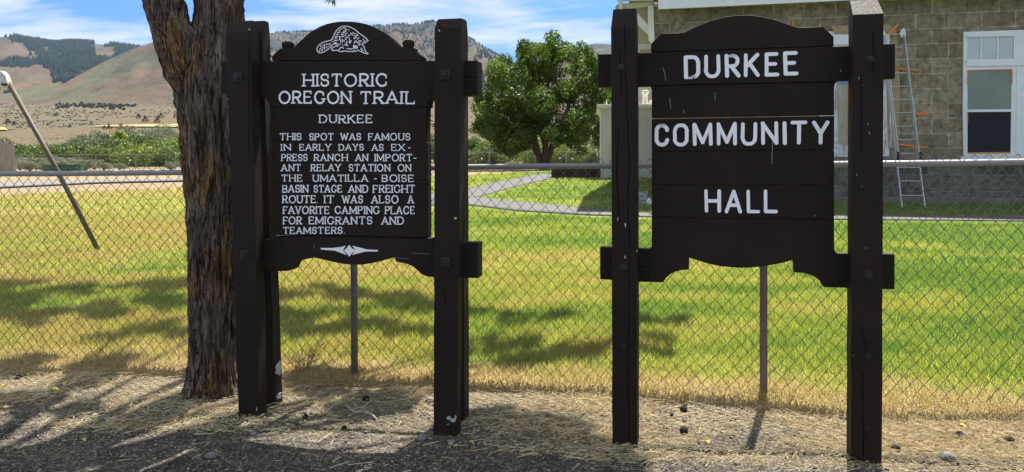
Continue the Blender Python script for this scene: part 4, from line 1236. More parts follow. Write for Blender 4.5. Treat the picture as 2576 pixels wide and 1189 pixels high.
# ------------------------------------------------------------------ sign posts
def post(name, fr, top, bot, y0, depth, root, bevel_px, mat=M_POST, peak=0.0, cap=0.42):
    """a squared timber: top/bot = (u_left, u_right, z) on the front face; sloped cap towards the viewer"""
    bm = bmesh.new()
    (a0, a1, zt), (b0, b1, zb_) = top, bot
    y1 = y0 + depth
    n = 14
    rings = []
    for k in range(n + 1):
        t = k / n; z = zb_ + (zt - bevel_px - zb_) * t
        l = b0 + (a0 - b0) * t; r = b1 + (a1 - b1) * t
        j = [0.003 * mnoise.noise(Vector((k * 0.9, q_ * 3.1, b0 * 5))) for q_ in range(4)]
        rings.append([bm.verts.new(p) for p in ((l + j[0], y0, z), (r + j[1], y0 + j[2] * .5, z), (r + j[1], y1, z), (l + j[0], y1, z))])
    c = depth * cap
    rings.append([bm.verts.new(p) for p in ((a0 + .006, y0 + c, zt), (a1 - .006, y0 + c, zt), (a1 - .006, y1 - .006, zt - peak), (a0 + .006, y1 - .006, zt - peak))])
    for r0, r1 in zip(rings, rings[1:]):
        for k in range(4):
            bm.faces.new((r0[k], r0[(k + 1) % 4], r1[(k + 1) % 4], r1[k]))
    bm.faces.new(rings[0][::-1]); bm.faces.new(rings[-1])
    return finish(name, bm, mat, root, bev=0.006)

def bolt(parent, u_, z, y, hexed=True, r=0.016):
    bm = bmesh.new()
    add_lathe(bm, [(r * 1.5, -0.002), (r * 1.5, 0.003), (r * 1.3, 0.005)], (u_, y, z), 20, 'y')
    add_lathe(bm, [(r, 0.004), (r, 0.012), (r * 0.8, 0.015)], (u_, y, z), 4 if hexed == 4 else 6, 'y')
    return finish('bolt', bm, M_BOLT, parent)

def cracks(parent, fr, lines, y, wd=0.0035, name='crack', mat=M_CRACK, w=0.0):
    for ln in lines:
        bm = bmesh.new()
        pts = []
        for (xa, ya), (xb, yb) in zip(ln, ln[1:]):
            for k in range(4):
                t = k / 4; pts.append(fr.uv(xa + (xb - xa) * t + random.uniform(-.9, .9), ya + (yb - ya) * t, w))
        pts.append(fr.uv(*ln[-1], w))
        ribbon(bm, pts, wd, y, True, thick=0.003)
        finish(name, bm, mat, parent)

def chips(parent, fr, spots_, y, w=0.0):
    for (px, py, rx, ry) in spots_:
        bm = bmesh.new()
        n = 11
        poly = [fr.uv(px + rx * math.cos(6.283 * k / n) * random.uniform(.6, 1.2), py + ry * math.sin(6.283 * k / n) * random.uniform(.6, 1.2), w) for k in range(n)]
        add_prism(bm, poly, y - 0.0012, y + 0.004)
        finish('paint_chip', bm, M_CHIP, parent)

# ================================================================== community hall sign
A = Vector((0.629, 4.35)); B = Vector((1.853, 4.05))
FR = Frame(A, B, 0.0)
hs = empty('community_hall_sign', FR.loc, 'dark brown timber sign reading DURKEE COMMUNITY HALL in white rounded letters', 'sign', FR.rz)
PD = 0.13                     # post depth: boards start behind it
def uvp(fr, pts, w): return fr.poly(pts, w)
# posts (front faces on the frame plane)
l0, l1 = FR.uv(1537, 72), FR.uv(1601, 72)
b0, b1 = FR.uv(1540, 1120), FR.uv(1604, 1124)
zt = FR.uv(1570, 22, -0.05)[1]
p_l = post('post', FR, (l0[0], l1[0], zt), (b0[0], b1[0], -0.12), 0.0, PD, hs, zt - l0[1])
l0, l1 = FR.uv(2146, 38), FR.uv(2223, 38)
b0, b1 = FR.uv(2140, 1170), FR.uv(2218, 1170)
zt2 = FR.uv(2185, -8, -0.05)[1]
p_r = post('post', FR, (l0[0], l1[0], zt2), (b0[0], b1[0], -0.12), 0.0, PD, hs, zt2 - l0[1], cap=0.97)
for par, px, py in ((p_l, 1562, 171), (p_l, 1568, 675), (p_r, 2187, 151), (p_r, 2184, 693)):
    u_, z_ = FR.uv(px, py); bolt(par, u_, z_, 0.0, 6, 0.015)
for par, px, py in ((p_r, 2184, 897), (p_l, 1567, 874), (p_r, 2182, 1082)):
    u_, z_ = FR.uv(px, py); bolt(par, u_, z_, 0.001, 6, 0.011)
cracks(p_l, FR, [[(1571, 60), (1573, 180), (1579, 300), (1582, 420), (1580, 520), (1584, 620)], [(1560, 130), (1562, 240)], [(1583, 640), (1580, 900), (1583, 1110)], [(1556, 330), (1552, 420), (1557, 560)]], 0.0)
cracks(p_r, FR, [[(2166, 190), (2168, 300), (2165, 380)], [(2165, 815), (2172, 850), (2180, 885)], [(2198, 80), (2197, 180)], [(2170, 940), (2172, 1150)]], 0.0, 0.0025)
chips(p_l, FR, [(1554, 552, 1.5, 6), (1573, 567, 2, 7), (1572, 647, 2, 4), (1602, 632, 1.2, 3)], 0.0)
chips(p_r, FR, [(2161, 198, .8, 4), (2172, 215, .9, .9), (2183, 313, .8, 4), (2187, 335, .9, 4), (2155, 440, .8, 4), (2168, 470, .8, 1.5), (2178, 625, .8, 3), (2146, 895, 1, 1)], 0.0)
for a_, c_, z_ in ((1541, 1604, 1116), (2140, 2218, 1160)):
    bm = bmesh.new(); u0, z0 = FR.uv(a_, z_); u1, _ = FR.uv(c_, z_)
    n = 10; top_ = [(u0 + (u1 - u0) * k / n, z0 + random.uniform(-.006, .006)) for k in range(n + 1)]
    add_prism(bm, [(u0, -0.05), (u1, -0.05)] + top_[::-1], -0.0015, 0.004)
    finish('bare_wood_foot', bm, M_BARE, hs)
# rails and boards (their face is PD behind the post face)
W0 = -PD
def board(name, fr, root, pts, y0, th, mat=M_BOARD, bev=0.004):
    bm = bmesh.new(); add_prism(bm, fr.poly(pts, -y0), y0, y0 + th)
    return finish(name, bm, mat, root, bev=bev)
def c4d(x, y): return (1492 + .6115 * x, .6115 * y)      # first survey crop to photo measures
def c8d(x, y): return (1377.5 + .5168 * x, 574 + .5168 * y)
YB = PD + 0.002
arch = [c4d(*p) for p in ((238, 216), (238, 183), (277, 141), (300, 138.5), (350, 137), (378, 133), (400, 122), (440, 103), (490, 84), (540, 71), (590, 64), (640, 63), (690, 69), (740, 80), (790, 96), (820, 107), (843, 114), (870, 114), (945, 110), (968, 130), (990, 152), (990, 190))]
board('top_board', FR, hs, arch, YB + 0.004, 0.042)
board('upper_rail', FR, hs, [c4d(*p) for p in ((20, 225), (238, 218.5), (990, 192.5), (1243, 180), (1243, 323), (1010, 334), (994, 337), (240, 352.5), (222, 356), (20, 359))], YB, 0.06)
def qboard(yl0, yr0, yl1, yr1, xl=(241, 241), xr=(992, 992)):
    return [c4d(xl[0], yl0), c4d(xr[0], yr0), c4d(xr[1], yr1), c4d(xl[1], yl1)]
n1 = [c4d(*p) for p in ((230, 354.5), (992, 338.5), (1004, 338), (996, 345), (992, 360), (992, 474), (241, 487), (241, 372), (238, 361))]
board('sign_board', FR, hs, n1, YB + 0.005, 0.038)
board('sign_board', FR, hs, qboard(491, 478.5, 625, 617), YB + 0.003, 0.038)
board('sign_board', FR, hs, qboard(625.3, 617.6, 763, 764), YB + 0.006, 0.038)
board('sign_board', FR, hs, qboard(763.2, 764.2, 895.8, 904.8), YB + 0.004, 0.038)
board('sign_board', FR, hs, qboard(896, 905, 1029.5, 1044), YB + 0.006, 0.038)
low = [c8d(*p) for p in ((255, 93), (437, 101), (490, 103.5), (503, 99), (511, 87), (1394, 100), (1400, 115), (1412, 124), (1478, 125), (1690, 127), (1690, 300), (1478, 293), (1345, 289),
       (1330, 262), (1305, 241), (1275, 227), (1240, 219), (1199, 217), (1198, 157), (1150, 169), (1100, 179), (1040, 189), (985, 194), (940, 195), (890, 192), (840, 187), (780, 174), (730, 159), (689, 145), (688, 204), (650, 206), (620, 214), (595, 227), (575, 246), (562, 266), (500, 264), (437, 263), (255, 250))]
board('lower_rail', FR, hs, low, YB, 0.06)
cracks(hs, FR, [[c8d(437, 188), c8d(495, 189)], [c8d(495, 118), c8d(496, 262)]], YB, 0.0025, 'rail_joint', w=-YB)
# light scratches
cracks(hs, FR, [[c4d(288, 280), c4d(296, 315), c4d(300, 335)], [c4d(315, 405), c4d(320, 448)], [c4d(503, 382), c4d(502, 415)], [c4d(738, 575), c4d(736, 675)], [c4d(372, 450), c4d(374, 468)], [c4d(912, 885), c4d(912, 893)], [c4d(1018, 285), c4d(1018, 298)]], YB, 0.0018, 'scratch', M_CHIP, w=-YB)
LY = YB
for txt, x0, x1, yl, yr, hl, line_sw in (('DURKEE', 374, 844, (326, 312), None, (229, 215), .155), ('COMMUNITY', 255, 974, (605, 595), None, (511, 499), .155), ('HALL', 458, 761, (877, 880), None, (781, 783), .145)):
    bm = bmesh.new()
    q_ = (FR.uv(*c4d(x0, yl[0]), w=-LY), FR.uv(*c4d(x1, yl[1]), w=-LY), FR.uv(*c4d(x0, hl[0]), w=-LY))
    word(bm, txt, q_, LY, line_sw, False)
    finish('lettering', bm, M_LETTER, hs)

# ================================================================== historic trail sign
A = Vector((-1.61, 4.76)); B = Vector((-.388, 4.48))
FL = Frame(A, B, 0.0)
ts = empty('historic_trail_sign', FL.loc, 'dark brown timber sign with beaver emblem reading HISTORIC OREGON TRAIL in small white letters', 'sign', FL.rz)
PD2 = 0.095
def fpost(px_t, px_b, yb_, zt_px, y0, depth, bev_px):
    w_ = -y0
    a_, b_ = FL.uv(px_t[0], bev_px, w_), FL.uv(px_t[1], bev_px, w_)
    c_, d_ = FL.uv(px_b[0], yb_, w_), FL.uv(px_b[1], yb_, w_)
    z_ = FL.uv(px_t[0], zt_px, w_ - 0.04)[1]
    return post('post', FL, (a_[0], b_[0], z_), (c_[0], d_[0], -0.1), y0, depth, ts, z_ - a_[1])
q1 = fpost((567, 629), (601, 654), 1058, 55, 0.0, PD2, 84)
q2 = fpost((1093, 1160), (1090, 1147), 1100, 49, 0.0, PD2, 72)
YR = 0.215                   # rear posts
q3 = fpost((622, 659), (655, 694), 1022, 54, YR, 0.10, 80)
q4 = fpost((1112, 1165), (1116, 1168), 1075, 50, YR, 0.11, 80)
for par, px, py in ((q1, 599, 196), (q1, 616, 643), (q2, 1121, 189), (q2, 1121, 661)):
    u_, z_ = FL.uv(px, py)
    bm = bmesh.new(); add_box(bm, u_ - .03, u_ + .03, -0.006, 0.002, z_ - .03, z_ + .03)
    finish('washer', bm, M_BOLT, par, bev=0.002)
    bolt(par, u_, z_, -0.006, 4, 0.019)
cracks(q2, FL, [[(1105, 60), (1108, 72)], [(1120, 290), (1126, 292)], [(1118, 735), (1121, 770)]], 0.0, 0.003)
cracks(q1, FL, [[(590, 380), (590, 386)], [(625, 120), (627, 400)]], 0.0, 0.002)
chips(q2, FL, [(1140, 1058, 8, 7), (1129, 1052, 5, 6), (1127, 1068, 2, 2), (1146, 1050, 2, 6), (1105, 78, 2.5, 3), (1146, 550, 4, 3)], 0.0)
chips(q1, FL, [(572, 250, 1, 1.5), (573, 270, 1, 1.2), (627, 75, 2, 2), (646, 1030, 1.2, 6)], 0.0)
bm = bmesh.new()
def side_chip(bm, fr, px, py, rx, rz_, uface, y0, dep):
    u_, z_ = fr.uv(px, py, -y0); n = 22; ring = []
    for k in range(n):
        f = random.uniform(.45, 1.15)
        ring.append((y0 + dep * (0.5 + 0.42 * math.cos(6.283 * k / n) * f), z_ + rz_ * math.sin(6.283 * k / n) * f))
    a_ = [bm.verts.new((uface + .0015, y, z)) for y, z in ring]; b_ = [bm.verts.new((uface - .006, y, z)) for y, z in ring]
    bm.faces.new(a_); bm.faces.new(b_[::-1])
    for k in range(n): bm.faces.new((a_[k], a_[(k + 1) % n], b_[(k + 1) % n], b_[k]))
side_chip(bm, FL, 690, 930, 0, 0.048, FL.uv(690.6, 930, -YR)[0] + .0035, YR, 0.10); finish('paint_chip', bm, M_CHIP, ts); bm = bmesh.new(); side_chip(bm, FL, 693, 1000, 0, 0.02, FL.uv(693.4, 1000, -YR)[0] + .0035, YR, 0.08)
finish('paint_chip', bm, M_CHIP, ts)
YB2 = PD2 + 0.002
def d3(x, y): return (650.5 + .2897 * x, .2897 * y)
def d2(x, y): return (535.7 + .4505 * x, .4505 * y)
def d7(x, y): return (612 + .5487 * x, 535.7 + .5487 * y)
def d4(x, y): return (650.5 + .354 * x, 306.1 + .354 * y)
arch2 = [d3(*p) for p in ((115, 530), (115, 490), (150, 455), (185, 425), (305, 415), (360, 360), (420, 303), (470, 267), (530, 233), (590, 210), (650, 196), (700, 190), (750, 188), (810, 190), (870, 197), (940, 213), (1000, 236), (1060, 268), (1110, 302), (1160, 345), (1200, 383), (1222, 408), (1345, 414), (1352, 440), (1378, 462), (1400, 480), (1424, 497), (1424, 528))]
board('top_board', FL, ts, arch2, YB2 + 0.004, 0.075)
for cx_, y_t, y_b, wd in ((256, 365, 420, 49), (1302, 350, 414, 49)):
    u_, z0 = FL.uv(*d3(cx_, y_b), w=-(YB2 + .04)); _, z1 = FL.uv(*d3(cx_, y_t), w=-(YB2 + .04)); ue, _ = FL.uv(*d3(cx_ + wd, y_b), w=-(YB2 + .04))
    r = ue - u_; h = z1 - z0
    bm = bmesh.new(); add_lathe(bm, [(r * .8, -0.012), (r * .94, h * .12), (r, h * .35), (r, h * .62), (r * .9, h * .82), (r * .65, h * .95), (r * .3, h)], (u_, YB2 + 0.04, z0), 24)
    finish('knob', bm, M_POST, ts, True)
board('upper_rail', FL, ts, [d2(*p) for p in ((45, 344), (245, 343), (1235, 341), (1477, 340), (1477, 533), (1240, 537), (1215, 546), (1200, 566), (1196, 600), (316, 602), (312, 578), (298, 556), (275, 541), (245, 539), (45, 522))], YB2, 0.105)
cracks(ts, FL, [[d2(1392, 432), d2(1477, 432)]], YB2, 0.003, 'rail_joint', w=-YB2)
board('sign_board', FL, ts, [d2(*p) for p in ((317, 602.3), (1196, 600.3), (1192, 796.5), (322, 791.5))], YB2 + 0.003, 0.075)
board('sign_board', FL, ts, [d4(*p) for p in ((92, 142.5), (1200, 149.5), (1200, 446), (101, 431))], YB2 + 0.001, 0.075)
board('sign_board', FL, ts, [d4(*p) for p in ((101, 431.4), (1200, 446.4), (1202, 826), (107, 808))], YB2 + 0.004, 0.075)
low2 = [d7(*p) for p in ((-30, 118), (85, 125), (118, 124), (136, 112), (145, 108), (868, 118), (873, 140), (884, 146), (1000, 138), (1075, 138), (1075, 301), (873, 296), (842, 293), (815, 282), (795, 262), (770, 243), (735, 231), (702, 226), (690, 206), (640, 220), (590, 232), (545, 239), (505, 240), (460, 236), (410, 226), (355, 213), (303, 203), (298, 212), (262, 218), (236, 224), (226, 240), (218, 258), (200, 268), (90, 270), (-30, 262))]
board('lower_rail', FL, ts, low2, YB2, 0.105)
cracks(ts, FL, [[d7(150, 106), d7(480, 104), d7(840, 120)]], YB2, 0.002, 'rail_joint', w=-YB2)
bm = bmesh.new()
for ln in ([d7(690, 205), d7(760, 212)], [d7(770, 185), d7(860, 190)], [d7(325, 148), d7(326, 165)], [d7(150, 104), d7(240, 101)]):
    bm = bmesh.new(); ribbon(bm, [FL.uv(*p, w=-YB2) for p in ln], 0.0010, YB2, True, thick=0.002); finish('scratch', bm, M_CHIP, ts)
# lettering
def d3w(x0, x1, yb_, yt): return (d3(x0, yb_), d3(x1, yb_), d3(x0, yt))
def line(words, dfun, sw, kfun=None):
    for txt, x0, x1, yt, yb_ in words:
        bm = bmesh.new()
        q_ = tuple(FL.uv(*dfun(*p), w=-YB2) for p in ((x0, yb_), (x1, yb_), (x0, yt)))
        word(bm, txt, q_, YB2, sw, True)
        finish('lettering', bm, M_LETTER, ts)
line([('HISTORIC', 388, 1122, 642, 757)], d3, .14)
line([('OREGON', 175, 808, 792, 906), ('TRAIL', 880, 1358, 793, 908)], d3, .14)
line([('DURKEE', 528, 990, 998, 1074)], d3, .135)
body = [
    ([('THIS', 152, 306), ('SPOT', 360, 533), ('WAS', 583, 729), ('FAMOUS', 780, 1078)], 83, 135),
    ([('IN', 162, 231), ('EARLY', 290, 515), ('DAYS', 571, 748), ('AS', 804, 889), ('EX', 942, 1040), ('-', 1060, 1080)], 160, 209),
    ([('PRESS', 162, 349), ('RANCH', 396, 634), ('AN', 688, 779), ('IMPORT', 827, 1093), ('-', 1100, 1124)], 231, 283),
    ([('ANT', 162, 302), ('RELAY', 372, 584), ('STATION', 641, 937), ('ON', 989, 1086)], 303, 355),
    ([('THE', 164, 312), ('UMATILLA', 385, 779), ('-', 819, 841), ('BOISE', 878, 1103)], 378, 430),
    ([('BASIN', 169, 354), ('STAGE', 391, 594), ('AND', 638, 779), ('FREIGHT', 813, 1113)], 451, 507),
    ([('ROUTE.', 169, 424), ('IT', 466, 539), ('WAS', 593, 741), ('ALSO', 803, 994), ('A', 1061, 1101)], 525, 583),
    ([('FAVORITE', 173, 502), ('CAMPING', 541, 861), ('PLACE', 899, 1111)], 602, 659),
    ([('FOR', 173, 307), ('EMIGRANTS', 358, 807), ('AND', 873, 1032)], 676, 733),
    ([('TEAMSTERS.', 174, 614)], 750, 800)]
for words_, yt, yb_ in body:
    line([(t, a_, b_, yt, yb_ + (a_ > 600) * 1.5) for t, a_, b_ in words_], d4, .132)
# diamond ornament
bm = bmesh.new()
for pl in ([(440, 902), (447, 899), (520, 900), (590, 892), (621, 884), (600, 915), (626, 950), (595, 938), (540, 918), (447, 911)],
           [(644, 877), (661, 900), (692, 918), (665, 936), (645, 962), (628, 938), (607, 918), (629, 899)],
           [(852, 919), (846, 914), (770, 910), (700, 892), (667, 884), (690, 916), (664, 950), (700, 940), (760, 925), (846, 924)]):
    add_prism(bm, [FL.uv(*d4(*p), w=-YB2) for p in pl], YB2 - 0.002, YB2 + 0.003)
finish('diamond_ornament', bm, M_LETTER, ts)
# beaver emblem
def bv(x, y): return ((1030 + x / 9.91) * .7653, (70 + y / 9.91) * .7653)
def bstroke(bm, pts, w_px):
    ww = w_px / 9.91 * .7653 / F * 4.75
    ribbon(bm, [FL.uv(*bv(*p), w=-YB2 - 0.004) for p in pts], ww, YB2 + 0.004, True)
bm = bmesh.new()
bstroke(bm, [(640, 935), (605, 925), (600, 905), (625, 870), (700, 835), (800, 825), (740, 770), (690, 730), (640, 760), (590, 820), (540, 880), (460, 940), (360, 1000), (260, 1040), (180, 1030), (130, 985), (115, 920), (135, 850), (190, 780), (280, 715), (400, 670), (560, 635), (610, 580), (660, 490), (700, 400), (750, 320), (820, 245), (910, 190), (1000, 170), (1100, 172), (1200, 200), (1330, 265), (1450, 360), (1570, 455), (1680, 530), (1750, 590), (1785, 640), (1700, 700), (1590, 745), (1580, 775), (1650, 820), (1680, 930), (1720, 1020), (1790, 1060), (1740, 1075), (1620, 1030), (1480, 960), (1440, 955), (1400, 985), (1280, 995), (1100, 990), (1050, 975), (960, 990), (880, 1000), (780, 955), (610, 965)], 26)
for pts, w_ in (([(830, 950), (890, 865), (940, 860), (985, 890)], 30), ([(1100, 895), (1230, 915), (1310, 890)], 26), ([(1310, 960), (1350, 955)], 22),
                ([(330, 780), (365, 775), (375, 860), (360, 920)], 28), ([(220, 900), (290, 880), (330, 845)], 26), ([(460, 775), (560, 735)], 24), ([(240, 825), (262, 805)], 34), ([(425, 750), (430, 755)], 36), ([(440, 885), (443, 840)], 28), ([(505, 840), (508, 825)], 24), ([(550, 795), (560, 785)], 28),
                ([(200, 985), (205, 955)], 32), ([(260, 970), (265, 950)], 26), ([(300, 965), (305, 930)], 26), ([(645, 600), (650, 615)], 26), ([(605, 668), (612, 675)], 26), ([(670, 665), (710, 630), (800, 630)], 28),
                ([(845, 500), (870, 520), (850, 600)], 34), ([(700, 560), (770, 555)], 28), ([(715, 512), (790, 502)], 28), ([(745, 442), (815, 438)], 28), ([(785, 380), (875, 360)], 28), ([(845, 320), (860, 305)], 28), ([(895, 262), (930, 260)], 28), ([(980, 235), (1055, 232)], 28), ([(1045, 284), (1105, 280)], 28), ([(985, 335), (1065, 328)], 34), ([(935, 385), (1035, 380)], 26), ([(910, 445), (995, 438)], 28), ([(925, 515), (995, 495)], 34),
                ([(1040, 490), (1050, 440), (1115, 390)], 20), ([(1145, 470), (1200, 472)], 28), ([(1160, 320), (1165, 280)], 14), ([(1220, 395), (1290, 465)], 30), ([(1295, 380), (1355, 420)], 26), ([(1415, 420), (1440, 445), (1455, 485)], 24), ([(1330, 482), (1420, 475)], 24), ([(1330, 575), (1355, 545), (1405, 525)], 38), ([(1435, 600), (1490, 545)], 26),
                ([(890, 610), (895, 690)], 28), ([(945, 605), (950, 690)], 26), ([(1000, 620), (1008, 680)], 26), ([(1045, 550), (1072, 605)], 26), ([(1090, 505), (1110, 560)], 26), ([(1160, 520), (1170, 570)], 20), ([(1105, 665), (1080, 740), (1040, 775), (1130, 800)], 30), ([(1185, 600), (1175, 720), (1210, 710), (1235, 635)], 26),
                ([(1335, 745), (1345, 670), (1405, 630)], 18), ([(1385, 690), (1460, 695)], 32), ([(1480, 652), (1570, 658)], 34), ([(1465, 750), (1525, 715)], 30), ([(1490, 795), (1525, 770)], 28), ([(1640, 685), (1690, 625)], 24), ([(1622, 590), (1630, 600)], 30), ([(1540, 880), (1610, 890)], 14), ([(1555, 920), (1565, 930)], 34), ([(1600, 960), (1625, 975)], 38), ([(795, 745), (855, 785)], 32), ([(880, 730), (940, 760), (1005, 825)], 10), ([(1320, 810), (1350, 870), (1430, 870)], 60), ([(1390, 820), (1450, 800)], 16)):
    bstroke(bm, pts, w_)
for pl in ([(690, 700), (765, 690), (750, 770), (800, 828), (735, 775)], [(1300, 800), (1400, 800), (1420, 870), (1360, 895), (1310, 860)]):
    add_prism(bm, [FL.uv(*bv(*p), w=-YB2 - .004) for p in pl], YB2 + 0.0012, YB2 + 0.006)
finish('beaver_emblem', bm, M_LETTER, ts)

# ------------------------------------------------------------------ chain-link fence
fa = Vector((-3.90, 5.91)); fd = (FENCE_B - FENCE_A).normalized()
def fpoint(s, z):
    p = fa + fd * s
    return Vector((p.x, p.y, z))
def fence_top(s): return 1.514 + 0.0120 * s
def fence_bot(s):
    p = fa + fd * s; return gzf(p.x, p.y) + 0.045 + 0.02 * math.sin(s * 1.9) + 0.012 * math.sin(s * 5.1 + 1)
cf = empty('chain_link_fence', (fa.x, fa.y, gzf(fa.x, fa.y)), 'galvanised chain link fence with a round top rail running behind the signs', 'fence')
off = Vector(cf.location)
S0, S1 = -4.5, 12.5
bm = bmesh.new()
add_tube(bm, [fpoint(s, fence_top(s) - 0.004 - 0.006 * math.sin(s * 1.2)) - off for s in np.arange(S0, S1 + .01, 0.5)], 0.0205, 14)
finish('top_rail', bm, M_GALV, cf, True)
pn = Vector((-fd.y, fd.x, 0))
def s_of(px):
    r = (px - CX) / F
    # intersection of the line of sight with the fence line
    t = (fa.x * pn.x + fa.y * pn.y) / (r * pn.x + pn.y)
    p = Vector((r * t, t)); return (p - fa).dot(fd)
for k, px in enumerate((896, 1919)):
    s = s_of(px); p = fpoint(s, 0) + pn * -0.03
    bm = bmesh.new()
    if k == 0:
        add_tube(bm, [Vector((p.x, p.y, gzf(p.x, p.y) - 0.1)) - off, Vector((p.x - 0.004, p.y, 0.8)) - off, Vector((p.x - 0.01, p.y, fence_top(s) - 0.06)) - off], 0.0245, 12)
        finish('fence_post', bm, M_POSTGALV, cf, True)
    else:
        add_box(bm, p.x - off.x - .02, p.x - off.x + .02, p.y - off.y - .02, p.y - off.y + .02, gzf(p.x, p.y) - .1 - off.z, fence_top(s) - .05 - off.z)
        o = finish('fence_post', bm, M_WOODPOST, cf, bev=0.004); o['label'] = 'squared weathered post'
for s in (-3.0, s_of(-400) - 1.5, 10.2):
    p = fpoint(s, 0) - pn * .03
    bm = bmesh.new(); add_tube(bm, [Vector((p.x, p.y, gzf(p.x, p.y) - 0.1)) - off, Vector((p.x, p.y, fence_top(s) - 0.06)) - off], 0.0225, 12)
    finish('fence_post', bm, M_GALV, cf, True)
# woven fabric: each wire is a zigzag hanging from a twisted knuckle above the rail
PW, RWS = 0.083, 16.5
def wire_mesh(name, s0, s1, pw, rows, topf, botf, ptf, r, mat, parent, off, wob=0.004, sides=4, above=0.045, wv=0.0022):
    VV, FF = [], []
    ncol = int((s1 - s0) / (pw / 2))
    n2 = int(rows * 2)
    for c in range(0, ncol):
        sL = s0 + c * pw / 2
        pts = []
        for k in range(n2 + 1):
            s = sL + (pw / 2 if (k + c) % 2 else 0)
            zt_, zb_ = topf(s) + above, botf(s)
            z = zt_ + (zb_ - zt_) * k / n2
            bulge = 0.03 * math.sin(s * 1.1) * math.sin(math.pi * k / n2) + 0.012 * math.sin(s * 3.7 + k * .3)
            p = ptf(s + wob * math.sin(k * 1.7 + c), z + wob * math.cos(c * 2.1 + k))
            pts.append(p + Vector((0, bulge + (wv if (k + c) % 2 else -wv), 0)) - off)
        base = len(VV)
        for i_, p in enumerate(pts):
            t = (pts[min(i_ + 1, n2)] - pts[max(i_ - 1, 0)]).normalized()
            # radius vectors in the horizontal/fabric-normal plane
            for q_ in range(sides):
                a_ = 2 * math.pi * q_ / sides + .78
                dirx = (Vector((1, 0, 0)) * math.cos(a_) + Vector((0, 1, 0)) * math.sin(a_))
                VV.append(p + Vector((dirx.x * r * 1.35, dirx.y * r, 0)))
        for i_ in range(n2):
            for q_ in range(sides):
                a_ = base + i_ * sides + q_; b_ = base + i_ * sides + (q_ + 1) % sides
                FF.append((a_, b_, b_ + sides, a_ + sides))
    return np_mesh(name, [tuple(v_) for v_ in VV], FF, mat, parent)
wire_mesh('wire_mesh', S0, S1, PW, RWS, fence_top, fence_bot, fpoint, 0.0022, M_WIRE, cf, off)

# far chain-link fence across the field
ff = empty('field_fence', (P(40, 425, 60).x, 60, gzf(P(40, 425, 60).x, 60)), 'distant low chain link fence with thin posts crossing the dry field', 'fence')
off2 = Vector(ff.location)
def fpt2(s, z):
    return Vector((off2.x + s, 60.0 + 0.03 * s, z))
def top2(s): return EYE + (HY - (391 - s * 0.23)) / F * 60
def bot2(s):
    x = off2.x + s; return gzf(x, 60) + 0.05
bm = bmesh.new(); add_tube(bm, [fpt2(s, top2(s)) - off2 for s in range(0, 47, 2)], 0.025, 6); finish('top_rail', bm, M_GALV, ff)
for s in np.arange(0, 47, 3.05):
    bm = bmesh.new(); add_tube(bm, [fpt2(s, bot2(s) - .2) - off2, fpt2(s, top2(s)) - off2], 0.03, 6); finish('fence_post', bm, M_GALV, ff)
wire_mesh('wire_mesh', 0, 46.3, 0.17, 8, top2, bot2, fpt2, 0.004, M_WIRE, ff, off2, 0.0, 3, 0.0, 0.0)

# ------------------------------------------------------------------ community hall
HA = Vector((3.33, 18.05)); HB = Vector((10.93, 16.55))
HF = Frame(HA, HB, 0.70)
hall = empty('community_hall', HF.loc, 'grey brown rock faced block building with white trimmed windows behind the fence', 'building', HF.rz)
u_r = 12.5
z_sill = HF.uv(2300, 405)[1]
z_pl = HF.uv(2300, 497)[1]
bm = bmesh.new(); add_box(bm, 0, u_r, 0, 9, z_sill, 5.6); finish('wall', bm, M_BLOCK, hall)
bm = bmesh.new(); add_box(bm, -0.05, u_r + .05, -0.06, 9.05, z_pl, z_sill - 0.06); finish('foundation', bm, M_BASEBLK, hall)
bm = bmesh.new(); add_box(bm, -0.07, u_r + .07, -0.10, 9.07, z_sill - 0.06, z_sill + 0.04); finish('sill_course', bm, M_PLINTH, hall, bev=0.015)
bm = bmesh.new(); add_box(bm, -0.10, u_r + .1, -0.14, 9.1, -0.5, z_pl); finish('plinth', bm, M_PLINTH, hall, bev=0.02)
# eaves and roof
wf = 0.42
zf0 = HF.uv(1656, 24, wf)[1]
bm = bmesh.new()
add_prism(bm, [(HF.uv(1656, 24, wf)[0], zf0), (u_r + .4, zf0 + 0.10), (u_r + .4, zf0 + 0.42), (HF.uv(1656, 24, wf)[0], zf0 + 0.32)], -wf, -wf + 0.04)
finish('fascia', bm, M_WHITE, hall, bev=0.005)
bm = bmesh.new(); add_box(bm, -0.02, u_r + .4, -wf + .042, -0.002, zf0 + 0.14, zf0 + 0.17); finish('soffit', bm, M_CREAMW, hall)
bm = bmesh.new(); add_hex(bm, [(-0.9, -wf - .05, zf0 + .43), (u_r + .5, -wf - .05, zf0 + .55), (u_r + .5, 4.5, zf0 + 2.7), (-0.9, 4.5, zf0 + 2.6)], [(-0.9, -wf - .05, zf0 + .49), (u_r + .5, -wf - .05, zf0 + .61), (u_r + .5, 4.5, zf0 + 2.78), (-0.9, 4.5, zf0 + 2.68)])
add_hex(bm, [(-0.9, 4.52, zf0 + 2.6), (u_r + .5, 4.52, zf0 + 2.7), (u_r + .5, 9.5, zf0 + .5), (-0.9, 9.5, zf0 + .4)], [(-0.9, 4.52, zf0 + 2.68), (u_r + .5, 4.52, zf0 + 2.78), (u_r + .5, 9.5, zf0 + .58), (-0.9, 9.5, zf0 + .48)])
finish('roof', bm, M_SHINGLE, hall)
